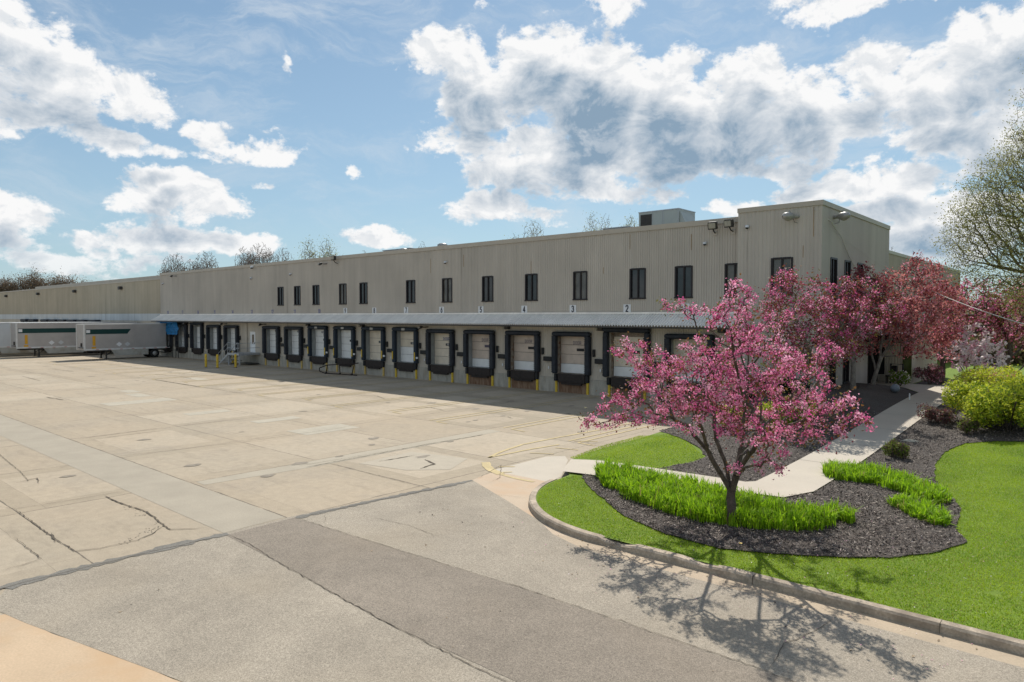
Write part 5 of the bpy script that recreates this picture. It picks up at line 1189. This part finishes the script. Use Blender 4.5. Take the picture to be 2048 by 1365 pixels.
bt = [(350, 514, 180, 34, .0, 'bare tree showing over the far end of the dock wall, nearest the arm lamp'), (412, 511, 185, 34, 0, 'bare rounded tree over the dock wall between two other bare trees'), (382, 520, 190, 20, 0, 'small bare tree filling the gap over the far dock wall'),
      (490, 500, 160, 30, 0, 'bare tree at the left of the dark clump over the middle of the roof'), (520, 492, 158, 36, 0, 'darkest bare tree of the clump over the middle of the roof'), (568, 500, 165, 26, 0, 'pale twiggy tree at the right of the clump over the middle of the roof'),
      (618, 484, 150, 22, .25, 'slender budding tree left of the square floodlight above the coping'), (655, 483, 152, 24, .25, 'budding tree directly above the square floodlight on the coping'), (728, 505, 170, 18, 0, 'tiny bare treetop just over the coping in mid roof'),
      (843, 482, 150, 16, 0, 'small bare treetop beside the squat roof vent'), (1068, 445, 130, 34, .1, 'bare tree left of the small roof unit'), (1030, 465, 135, 20, .1, 'low bare treetop farther left of the small roof unit'),
      (1185, 432, 125, 28, .35, 'budding green tree just left of the low roof unit'), (1213, 430, 122, 18, .2, 'thin upright treetop directly over the low roof unit'), (1262, 436, 125, 26, .6, 'leafier pale green tree touching the large roof unit'),
      (1788, 492, 110, 16, 0, 'bare twigs showing behind the back edge of the office end'), (1872, 520, 120, 26, .1, 'bare tree over the roof of the rear wall')]
for i, (px, yt, dd, w_, lf, lab) in enumerate(bt):
    far_tree(px, yt - w_ * .28, dd, w_ * 1.15, lab, 100 + i, lf, dens=7.0)
names = ['first', 'second', 'third', 'fourth', 'fifth', 'sixth', 'seventh', 'eighth', 'ninth', 'tenth']
for i, (px, yt, w_) in enumerate([(-15, 560, 26), (12, 553, 24), (38, 551, 22), (68, 540, 24), (92, 556, 22), (116, 549, 20), (140, 551, 20), (165, 560, 16), (182, 566, 14)]):
    far_tree(px, yt, 240, w_, '%s bare tree from the picture edge in the brown line over the left wing' % names[i], 140 + i, .35, 'brown tree line over the left wing', [M['brush']], 8)
# right-hand background
rb = [(1915, 560, 75, 36, .5, 'olive green tree just beyond the copper maple', [M['budgreen'], M['woodland']]), (1965, 580, 70, 34, .9, 'yellow green tree behind the magnolia', [M['woodland'], M['budgreen']]), (2010, 570, 72, 36, .9, 'full olive tree behind the slim mauve crabapple', [M['woodland'], M['olive']]), (2055, 560, 68, 40, .9, 'olive tree on the right picture edge in the far thicket', [M['woodland'], M['budgreen']]),
      (1985, 640, 66, 30, 1, 'low golden brown thicket tree behind the magnolia', [M['woodland'], M['brush']]), (2040, 640, 64, 34, 1, 'low golden brown thicket tree at the picture edge', [M['woodland'], M['brush']]), (2090, 610, 66, 40, 1, 'broad thicket tree beyond the picture edge', [M['woodland'], M['olive']]), (1940, 620, 95, 36, 1, 'dull green tree at the end of the rear wall', [M['olive'], M['brush']])]
for i, (px, yt, dd, w_, lf, lab, mt) in enumerate(rb):
    far_tree(px, yt, dd, w_, lab, 170 + i, lf, 'spring trees beyond the far lawn', mt, 8.0)
# brown undergrowth along the far lawn
r = np.random.default_rng(5); C = []
for i in range(260):
    a = r.uniform(0, 1); base = at(1925 + 260 * a, 725, 60 + r.uniform(-3, 8)); rr = r.uniform(.9, 1.9); n = 110
    C.append(np.array((base[0], base[1], .8)) + r.normal(0, 1, (n, 3)) * (rr * .6, rr * .6, rr * .7) + (0, 0, rr))
C = np.concatenate(C); V, Fa = quads_at(C, r.uniform(.12, .3, len(C)), r, 1.8)
tag(np_mesh('undergrowth', V, Fa, r.integers(0, 3, len(Fa)), [M['brush'], M['woodland'], M['brush']]), kind='stuff')

# --- shrubs
def shrub(label, cx_, cy_, rx, ry, h, mats, pr, n, leaf, seed, name='shrub', lobes=10, squash=.6, group=None, stems=7):
    r = np.random.default_rng(seed); zg = float(T(cx_, cy_))
    t = thing(name, label, 'shrub', (cx_, cy_, zg), 0, group)
    C = []
    for k in range(lobes):
        a = r.uniform(0, 6.28); u = math.sqrt(r.uniform(0, .75)); lc = np.array((math.cos(a) * rx * u, math.sin(a) * ry * u, h * r.uniform(.42, .66)))
        lr = np.array((rx, ry, h)) * np.array((.38, .38, .36)) * r.uniform(.6, 1.2)
        m = n // lobes; d = r.normal(size=(m, 3)); d /= np.linalg.norm(d, axis=1)[:, None]; C.append(lc + d * lr * (r.uniform(.2, 1, (m, 1)) ** .4) * np.where(r.random((m, 1)) < .07, 1.22, 1.0))
    C = np.concatenate(C); C += r.normal(0, leaf * .6, C.shape); C = C[C[:, 2] > .05]
    V, Fa = quads_at(C, leaf * r.uniform(.6, 1.35, len(C)), r, 1.6)
    np_mesh('foliage', V, Fa, r.choice(len(mats), len(Fa), p=pr), mats, t)
    b = MB()
    for k in range(stems):
        a = r.uniform(0, 6.28); e = (math.cos(a) * rx * .6, math.sin(a) * ry * .6, h * .7); b.tube([(e[0] * .1, e[1] * .1, 0), (e[0] * .45, e[1] * .45, h * .35), e], .02, 5)
    b.build('stems', M['bark'], t); return t
def sh(px, py, wpx, hpx, label, mats, pr, n, leaf, seed, depth=1.0, **k):
    X, Y = GT(px, py); d = float((Vector((X, Y, float(T(X, Y)))) - Vector((0, 0, CH))).dot(fwd)); rx = wpx / F * d; h = hpx / F * d
    return shrub(label, X - .0, Y + rx * depth * .5, rx, rx * depth, h, mats, pr, n, leaf, seed, **k)
LM = [M['lime'], M['limegreen'], M['olive']]; LP = [.68, .24, .08]
sh(2012, 872, 90, 96, 'big glowing yellow green shrub at the picture edge, front one of the mass', LM, LP, 24000, .07, 201, 1.1, lobes=16, group='yellow green shrubs')
sh(1955, 848, 56, 80, 'yellow green shrub at the corner of the mass nearest the path', LM, LP, 13000, .07, 202, 1.2, lobes=12, group='yellow green shrubs')
sh(1975, 815, 76, 78, 'golden tinged shrub at the back of the yellow green mass', [M['lime'], M['budgreen'], M['redleaf']], [.74, .2, .06], 16000, .07, 203, 1.2, lobes=14, group='yellow green shrubs')
sh(2060, 840, 50, 90, 'yellow green shrub mostly beyond the picture edge', LM, LP, 9000, .07, 204, 1.2, lobes=12, group='yellow green shrubs')
HM = [M['heather'], M['maroon'], M['olive']]
sh(1874, 851, 34, 36, 'low purple brown spreading shrub on the mulch by the path edge', HM, [.8, .1, .1], 3600, .05, 211, 1, lobes=12)
sh(1933, 870, 20, 32, 'small olive brown shrub between the purple shrub and the yellow green mass', [M['olive'], M['heather'], M['limegreen']], [.45, .35, .2], 1900, .05, 212, 1, lobes=8)
sh(1784, 920, 23, 36, 'small olive brown shrub alone on the mulch beside the path', [M['olive'], M['heather'], M['limegreen']], [.5, .25, .25], 3000, .04, 213, 1, lobes=9)
sh(1905, 815, 18, 24, 'wispy grey purple shrub at the foot of the yellow green mass', HM, [.8, .15, .05], 900, .05, 214, 1, lobes=7)
sh(1856, 772, 30, 45, 'rounded purple leaved shrub on thin stems on the far lawn', [M['heather'], M['mauve'], M['maroon']], [.6, .2, .2], 2400, .07, 215, 1, lobes=10)
sh(1797, 775, 20, 34, 'white flowering green shrub beside the black frame at the entrance', [M['limegreen'], M['magno'], M['olive']], [.6, .25, .15], 1500, .07, 216, 1, lobes=8)
sh(1593, 852, 30, 55, 'bright lime shrub in the sun in front of the dark hedge', LM, [.8, .15, .05], 5200, .06, 221, 1, lobes=10)
sh(1540, 862, 34, 50, 'lime shrub half hidden behind the front crabapple trunk', LM, [.7, .25, .05], 5200, .06, 222, 1, lobes=10)
sh(1455, 862, 30, 50, 'lime shrub glimpsed through the front crabapple near the yard', LM, [.6, .3, .1], 4000, .06, 223, 1, lobes=10)
for i, x in enumerate((-14.5, -13.2, -12.0)):
    shrub('dark clipped hedge plant along the office front wall, ' + ['next to the docks', 'middle one', 'at the corner'][i], x, 34.4, .75, .6, 1.0, [M['yew']], [1.0], 2600, .07, 230 + i, 'hedge', 8, group='dark hedge along the office front')

# --- blades and chips
def blades(name, poly, n, h, w, mats, pr, seed, lean=.35, curve=True, clump=0.0, dz=0.0, avoid=None):
    r = np.random.default_rng(seed); P = np.array(poly); lo, hi = P.min(0), P.max(0)
    q = r.uniform(lo, hi, (int(n * 3), 2)); q = q[in_poly(q, poly)]
    if avoid is not None:
        for av in avoid: q = q[~in_poly(q, av)]
    q = q[:n]
    if clump:
        c = q[r.integers(0, len(q), max(3, int(len(q) / 26)))]; ci = r.integers(0, len(c), len(q)); ch = r.uniform(.55, 1.2, len(c))[ci]; q = c[ci] + r.normal(0, clump, (len(q), 2)); kk = in_poly(q, poly); q = q[kk]; ch = ch[kk]
    n = len(q); z = T(q[:, 0], q[:, 1]) + dz; B = np.stack((q[:, 0], q[:, 1], z), 1)
    a = r.uniform(0, 6.283, n); hh = h * r.uniform(.55, 1.25, n) * (ch if clump else 1.0); ww = w * r.uniform(.7, 1.3, n); ln = lean * r.uniform(.1, 1.6, n)
    dr = np.stack((np.cos(a), np.sin(a), 0 * a), 1); sd = np.stack((-np.sin(a), np.cos(a), 0 * a), 1); up = np.array((0, 0, 1.0))
    p1 = B + dr * (hh * ln * .25)[:, None] + up * (hh * .6)[:, None]; p2 = B + dr * (hh * ln)[:, None] + up * hh[:, None] * (1 - ln * .35)[:, None]
    if curve:
        V = np.stack((B - sd * ww[:, None] / 2, B + sd * ww[:, None] / 2, p1 + sd * ww[:, None] / 2, p1 - sd * ww[:, None] / 2, p2 + sd * ww[:, None] * .12, p2 - sd * ww[:, None] * .12), 1).reshape(-1, 3)
        k = np.arange(n)[:, None] * 6; Fa = np.concatenate((k + np.array([[0, 1, 2, 3]]), k + np.array([[3, 2, 4, 5]])), 1).reshape(-1, 4); mi = np.repeat(r.choice(len(mats), n, p=pr), 2)
    else:
        V = np.stack((B - sd * ww[:, None] / 2, B + sd * ww[:, None] / 2, p2), 1).reshape(-1, 3); Fa = np.arange(n * 3).reshape(n, 3); mi = r.choice(len(mats), n, p=pr)
    return tag(np_mesh(name, V, Fa, mi, mats), kind='stuff')
def gp(l): return [GT(*p) for p in l]
bedA = gp([(1190, 950), (1215, 942), (1290, 955), (1370, 975), (1420, 985), (1500, 1005), (1560, 1022), (1640, 1030), (1700, 1035), (1710, 1048), (1690, 1060), (1600, 1068), (1500, 1062), (1400, 1048), (1330, 1030), (1260, 1003), (1205, 975)])
bedB = gp([(1645, 950), (1665, 938), (1740, 945), (1810, 965), (1870, 985), (1905, 1002), (1895, 1015), (1850, 1008), (1790, 985), (1740, 972), (1690, 965), (1655, 962)])
bedC = gp([(1772, 1008), (1800, 1004), (1850, 1012), (1895, 1038), (1900, 1055), (1868, 1055), (1820, 1035)])
BM = [M['blade'], M['limegreen'], M['turf3']]
blades('lily_leaves', bedA, 17000, .40, .030, BM, [.86, .11, .03], 301, .45, True, .07)
blades('lily_leaves', bedB, 6500, .34, .028, BM, [.86, .11, .03], 302, .5, True, .07)
blades('lily_leaves', bedC, 2300, .30, .026, BM, [.86, .11, .03], 303, .5, True, .06)
for i_, (bd_, k_) in enumerate(((bedA, 900), (bedB, 420), (bedC, 260))):
    c_ = np.mean(np.array(bd_), 0); blades('lily_leaves', [tuple(c_ + (np.array(p_) - c_) * 1.07) for p_ in bd_], k_, .24, .024, [M['limegreen'], M['blade'], M['turf3']], [.45, .4, .15], 340 + i_, .9, True, .09)
near_lawn = [(2.2, 12.70)] + [(-8.5 + 3.86 * math.cos(t), 16.53 + 3.86 * math.sin(t)) for t in np.linspace(R(270), R(182), 14)] + [(-12.35, 16.9), (-11.2, 17.2), (-6.6, 18.2), (-5.8, 26), (-4.0, 31), (2.5, 33)]
Mx_ = [p for p in M1]
soil = [gp([(1968, 1187), (1990, 1181), (2013, 1187), (1990, 1192)])]
blades('grass', near_lawn, 240000, .045, .011, [M['turf'], M['turf2'], M['turf3']], [.76, .15, .09], 311, .8, False, 0, 0, [Mx_] + soil)
blades('grass', gp([(1140, 916), (1200, 893), (1280, 872), (1340, 868), (1380, 888), (1412, 917), (1312, 938)]), 26000, .045, .014, [M['turf'], M['turf2'], M['turf3']], [.62, .32, .06], 312, .8, False)
def chips(name, poly, n, seed, avoid=None):
    r = np.random.default_rng(seed); P = np.array(poly); lo, hi = P.min(0), P.max(0); hi = np.minimum(hi, (9, 34)); q = r.uniform(lo, hi, (int(n * 3), 2)); q = q[in_poly(q, poly)]
    w_ = np.clip(14.0 / (q[:, 1] - 3), 0, 1) ; q = q[r.random(len(q)) < w_][:n]; n = len(q)
    C = np.stack((q[:, 0], q[:, 1], T(q[:, 0], q[:, 1]) + .04 + r.uniform(0, .02, n)), 1); V, Fa = quads_at(C, r.uniform(.010, .034, n), r, 3.2, 3.0)
    tag(np_mesh(name, V, Fa, (r.random(n) < .16).astype(int), [M['chip'], M['chip2']]), kind='stuff')
chips('mulch', M1, 52000, 321); chips('mulch', M2, 16000, 322)
# fallen petals and bits of litter
r = np.random.default_rng(77); n = 900; q2_ = np.stack((r.uniform(-11.5, 0.5, n), r.uniform(10.0, 19.5, n)), 1); zz = np.where(q2_[:, 1] > 12.7, T(q2_[:, 0], q2_[:, 1]) + .055, .018)
okk = (((q2_ - np.array((-5.6, 13.8))) ** 2).sum(1) < r.uniform(2, 36, n)); C = np.stack((q2_[:, 0], q2_[:, 1], zz), 1)[okk]
V, Fa = quads_at(C, r.uniform(.012, .028, len(C)), r, 1.2, 4.0); tag(np_mesh('petals', V, Fa, r.integers(0, 2, len(Fa)), [M['pinkpale'], M['magno']]), kind='stuff')
n = 1500; C = np.stack((r.uniform(-30, 2, n), r.uniform(3.5, 12.4, n), np.full(n, .02)), 1); keep = (r.random(n) < np.exp(-(12.3 - C[:, 1]) / 1.1)) | (r.random(n) < .05); C = C[keep & (C[:, 0] > -14)]
V, Fa = quads_at(C, r.uniform(.012, .045, len(C)), r, 1.6, 5.0); tag(np_mesh('litter', V, Fa, r.integers(0, 2, len(Fa)), [M['chip'], M['soil']]), kind='stuff')
# yellow dandelion by the kerb lawn
for i, (px, py) in enumerate([(1481, 1095), (1480, 1098)][:1]):
    X, Y = GT(px, py); t = thing('dandelion', 'single yellow dandelion at the edge of the mulch below the front tree', 'flower', (X, Y, float(T(X, Y))))
    b = MB(); b.tube([(0, 0, 0), (0, 0, .08)], .004, 5); b.build('stalk', M['limegreen'], t)
    b = MB()
    for k in range(14): a = k * .449; b.poly([(0, 0, .08), (.035 * math.cos(a), .035 * math.sin(a), .09), (.035 * math.cos(a + .4), .035 * math.sin(a + .4), .09)])
    b.build('flower_head', M['yellow'], t)

# ================================================================== SKY, SUN, CAMERA
sun_dir = Vector((-0.45, 0.777, 1.0)).normalized(); el = math.asin(sun_dir.z)
world = bpy.data.worlds.new('World'); scene.world = world; world.use_nodes = True
nt = world.node_tree; N = nt.nodes; Lk = nt.links; bg = N['Background']; N0 = N
class WN(NT):
    def __init__(s): s.t = nt; s.n = nt.nodes; s.l = nt.links
W_ = WN()
tc = N.new('ShaderNodeTexCoord'); vec = tc.outputs['Generated']
sky = N.new('ShaderNodeTexSky'); sky.sky_type = 'NISHITA'; sky.sun_disc = False; sky.sun_elevation = el
sky.sun_rotation = math.atan2(sun_dir.x, sun_dir.y); sky.air_density = 1.0; sky.dust_density = 0.6; sky.ozone_density = 1.6; sky.altitude = 100
nd = N.new('ShaderNodeVectorMath'); nd.operation = 'NORMALIZE'; Lk.new(vec, nd.inputs[0])
sx = N.new('ShaderNodeSeparateXYZ'); Lk.new(nd.outputs[0], sx.inputs[0])
az = W_.math('ARCTAN2', sx.outputs[0], sx.outputs[1]); elv = W_.math('ARCSINE', sx.outputs[2])
cmb = N.new('ShaderNodeCombineXYZ'); Lk.new(az, cmb.inputs[0]); Lk.new(elv, cmb.inputs[1])
# billow warp
wv = N.new('ShaderNodeVectorMath'); wv.operation = 'MULTIPLY'; Lk.new(cmb.outputs[0], wv.inputs[0]); wv.inputs[1].default_value = (1, 1.35, 1)
n1 = N.new('ShaderNodeTexNoise'); n1.inputs['Scale'].default_value = 9; n1.inputs['Detail'].default_value = 5; n1.inputs['Roughness'].default_value = .55; Lk.new(wv.outputs[0], n1.inputs['Vector'])
s1 = N.new('ShaderNodeVectorMath'); s1.operation = 'SUBTRACT'; Lk.new(n1.outputs['Color'], s1.inputs[0]); s1.inputs[1].default_value = (.5, .5, .5)
s2 = N.new('ShaderNodeVectorMath'); s2.operation = 'SCALE'; Lk.new(s1.outputs[0], s2.inputs[0]); s2.inputs['Scale'].default_value = .075
s3 = N.new('ShaderNodeVectorMath'); s3.operation = 'ADD'; Lk.new(cmb.outputs[0], s3.inputs[0]); Lk.new(s2.outputs[0], s3.inputs[1]); uvw = s3.outputs[0]
CL = [(30, 100, 110, 110, 1), (120, 160, 120, 70, 1), (240, 190, 110, 55, 1), (60, 225, 130, 50, .9), (210, 282, 95, 36, .85), (312, 300, 48, 22, .8), (0, 30, 70, 80, .9),
      (415, 262, 55, 24, .75), (500, 300, 120, 30, .85), (345, 385, 125, 50, 1), (430, 415, 75, 34, .95), (240, 395, 45, 18, .6), (190, 480, 75, 32, .9), (320, 470, 140, 42, .95), (450, 485, 110, 34, .9), (130, 522, 120, 28, .8), (300, 520, 110, 26, .8),
      (20, 425, 95, 48, .9), (20, 485, 70, 24, .7), (745, 478, 78, 26, .9), (980, 432, 95, 40, 1), (1075, 437, 55, 18, .7), (530, 378, 28, 12, .6), (711, 350, 20, 14, .6), (262, 140, 30, 14, .0),
      (890, 105, 100, 52, 1), (960, 190, 110, 90, 1.1), (1090, 150, 120, 95, 1.2), (1200, 190, 130, 110, 1.4), (1330, 190, 110, 95, 1.3), (1330, 280, 140, 90, 1.3), (1480, 180, 140, 80, 1.1), (1500, 250, 120, 85, 1.2), (1610, 230, 110, 95, 1.1), (1690, 230, 90, 60, .9), (1090, 320, 160, 75, 1.1), (1180, 365, 150, 40, .9), (940, 290, 100, 45, .8), (1420, 315, 150, 48, 1), (1560, 325, 90, 30, .7), (1330, 385, 50, 28, .6),
      (1740, 150, 90, 70, 1), (1850, 150, 95, 65, 1), (1985, 110, 110, 105, 1.1), (1900, 205, 160, 52, 1.1), (2060, 50, 80, 80, 1), (1870, 265, 110, 62, .9), (2000, 260, 120, 80, .9), (1770, 365, 170, 46, 1), (1640, 385, 130, 34, .9), (1830, 425, 210, 40, 1), (1880, 480, 200, 52, 1), (1480, 415, 85, 22, .8), (1740, 310, 40, 18, .5),
      (1690, 2, 170, 40, .9), (1230, 12, 62, 45, .75), (975, 22, 24, 36, .6), (1010, 85, 20, 20, .3), (1920, 32, 28, 18, .55), (570, 100, 10, 8, 0), (2150, 200, 130, 160, 1), (2300, 350, 200, 120, 1), (-180, 250, 130, 90, 1), (-250, 450, 160, 60, 1), (1330, -150, 300, 70, 1), (600, -220, 260, 60, .9), (-50, -150, 160, 60, .9), (2050, -150, 180, 90, 1), (540, 262, 16, 9, .4), (560, 130, 12, 26, .35), (1150, 100, 0, 0, 0)]
def field(src, fine):
    acc = None
    for (px, py, rx, ry, w) in CL:
        if w < .2 or rx == 0: continue
        d = ray(px, py).normalized(); a = math.atan2(d.x, d.y); e = math.asin(d.z)
        sb = N.new('ShaderNodeVectorMath'); sb.operation = 'SUBTRACT'; Lk.new(src, sb.inputs[0]); sb.inputs[1].default_value = (a, e, 0)
        # pixels to radians at this direction
        d2 = ray(px + 10, py).normalized(); ka = abs(math.atan2(d2.x, d2.y) - a) / 10; d2 = ray(px, py + 10).normalized(); ke = abs(math.asin(d2.z) - e) / 10
        mu = N.new('ShaderNodeVectorMath'); mu.operation = 'MULTIPLY'; Lk.new(sb.outputs[0], mu.inputs[0]); mu.inputs[1].default_value = (1 / (rx * ka * 1.15), 1 / (ry * ke * 1.15), 0)
        dt = N.new('ShaderNodeVectorMath'); dt.operation = 'DOT_PRODUCT'; Lk.new(mu.outputs[0], dt.inputs[0]); Lk.new(mu.outputs[0], dt.inputs[1])
        v = W_.math('MULTIPLY_ADD', dt.outputs['Value'], -w, w)
        acc = v if acc is None else (W_.math('SMOOTH_MAX', acc, v, .18))
    return acc
f0 = field(uvw, True)
# scattered clouds added out of view, behind and beside, to whiten light in the shade
bd = N.new('ShaderNodeVectorMath'); bd.operation = 'DOT_PRODUCT'; Lk.new(nd.outputs[0], bd.inputs[0]); bd.inputs[1].default_value = Vector((-math.sin(HD), math.cos(HD), 0.0))
back = W_.rng(bd.outputs['Value'], .35, 0.0, -1.4, .22)
f0 = W_.math('MAXIMUM', f0, back)
def wnoise(scale, det, rough, v=None, off=(0, 0, 0), dist=0.0):
    ad = N.new('ShaderNodeVectorMath'); ad.operation = 'ADD'; Lk.new(v or wv.outputs[0], ad.inputs[0]); ad.inputs[1].default_value = off
    n_ = N.new('ShaderNodeTexNoise'); n_.inputs['Scale'].default_value = scale; n_.inputs['Detail'].default_value = det; n_.inputs['Roughness'].default_value = rough; n_.inputs['Distortion'].default_value = dist
    Lk.new(ad.outputs[0], n_.inputs['Vector']); return n_.outputs['Fac']
nA = wnoise(14, 9, .60, dist=.3); nB = wnoise(14, 9, .60, off=(0.004, 0.016, 0), dist=.3); nC = wnoise(34, 7, .62)
dens = W_.math('ADD', W_.math('MAXIMUM', f0, -1.2), W_.math('MULTIPLY_ADD', nA, 2.3, -1.15))
nD = wnoise(95, 4, .6)
dens = W_.math('ADD', dens, W_.math('MULTIPLY_ADD', nC, 1.5, -.75)); dens = W_.math('ADD', dens, W_.math('MULTIPLY_ADD', nD, .6, -.3))
cover = W_.rng(dens, 0.14, 0.62, 0, 1, True)
up_ = N.new('ShaderNodeVectorMath'); up_.operation = 'ADD'; Lk.new(uvw, up_.inputs[0]); up_.inputs[1].default_value = (.004, .040, 0)
fU = W_.math('MAXIMUM', field(up_.outputs[0], True), W_.math('SUBTRACT', back, .25))   # how much cloud lies between this spot and the sun
thick = W_.rng(W_.math('ADD', W_.math('ADD', W_.math('MULTIPLY', fU, .72), W_.math('MULTIPLY', f0, .28)), W_.math('ADD', W_.math('MULTIPLY_ADD', nA, 1.9, -.95), W_.math('MULTIPLY_ADD', nC, .5, -.25))), 0.30, 1.35, 0, 1, True)
# sunlit billow relief: noise lower towards the sun is a bright rim
rel_ = W_.rng(W_.math('SUBTRACT', nA, nB), -.085, .085, 0, 1)
t_ = W_.math('ADD', W_.math('SUBTRACT', 1.0, W_.math('MULTIPLY', thick, .98)), W_.math('MULTIPLY_ADD', rel_, .46, -.23))
t_ = W_.math('ADD', t_, W_.math('MULTIPLY_ADD', nC, .6, -.3), None, True)
cs = N.new('ShaderNodeVectorMath'); cs.operation = 'SCALE'; Lk.new(W_.mix(t_, (0.27, 0.385, 0.51), (1.0, 1.0, 1.0)), cs.inputs[0]); cs.inputs['Scale'].default_value = 10.6
# high thin cirrus
v4 = N.new('ShaderNodeVectorMath'); v4.operation = 'MULTIPLY'; Lk.new(uvw, v4.inputs[0]); v4.inputs[1].default_value = (3.2, 10, 1)
ci = W_.math('MULTIPLY', W_.rng(wnoise(1.4, 8, .68, v4.outputs[0], (3, 1, 0), .5), .44, .74, 0, .62, True), W_.rng(elv, 0.06, .3, .25, 1))
skc = N.new('ShaderNodeVectorMath'); skc.operation = 'MULTIPLY'; Lk.new(sky.outputs[0], skc.inputs[0]); skc.inputs[1].default_value = (.80, .97, 1.0)
hz = W_.rng(elv, 0.0, .50, .60, .10)   # pale haze towards the horizon
base = W_.mix(hz, skc.outputs[0], (5.2, 7.0, 8.5))
withci = W_.mix(ci, base, (7.6, 8.3, 9.0))
low = W_.rng(elv, 0.0, .10, .55, 1.0)
fin = W_.mix(W_.math('MULTIPLY', cover, low), withci, cs.outputs[0])
Lk.new(fin, bg.inputs['Color']); bg.inputs['Strength'].default_value = 0.090
world.cycles.sampling_method = 'MANUAL'; world.cycles.sample_map_resolution = 512

sl = bpy.data.lights.new('sun', 'SUN'); sl.energy = 4.7; sl.angle = R(0.55); sl.color = (1.0, 0.95, 0.87)
so = bpy.data.objects.new('sun', sl); col.objects.link(so); so.rotation_euler = (-sun_dir).to_track_quat('-Z', 'Y').to_euler(); so.location = (0, 0, 60)

cam = bpy.data.cameras.new('camera'); cam.sensor_width = 36; cam.lens = F / 2048 * 36; cam.clip_end = 3000; cam.clip_start = .1
co = bpy.data.objects.new('camera', cam); col.objects.link(co); co.location = (0, 0, CH); co.rotation_euler = (R(90) - TH, 0, HD); scene.camera = co
scene.render.engine = 'CYCLES'
scene.cycles.max_bounces = 6; scene.cycles.diffuse_bounces = 3; scene.cycles.transparent_max_bounces = 4; scene.cycles.use_denoising = True
vs_ = scene.view_settings; vs_.view_transform = 'Standard'; vs_.look = 'None'; vs_.gamma = 1; vs_.exposure = 0.0; vs_.use_curve_mapping = False
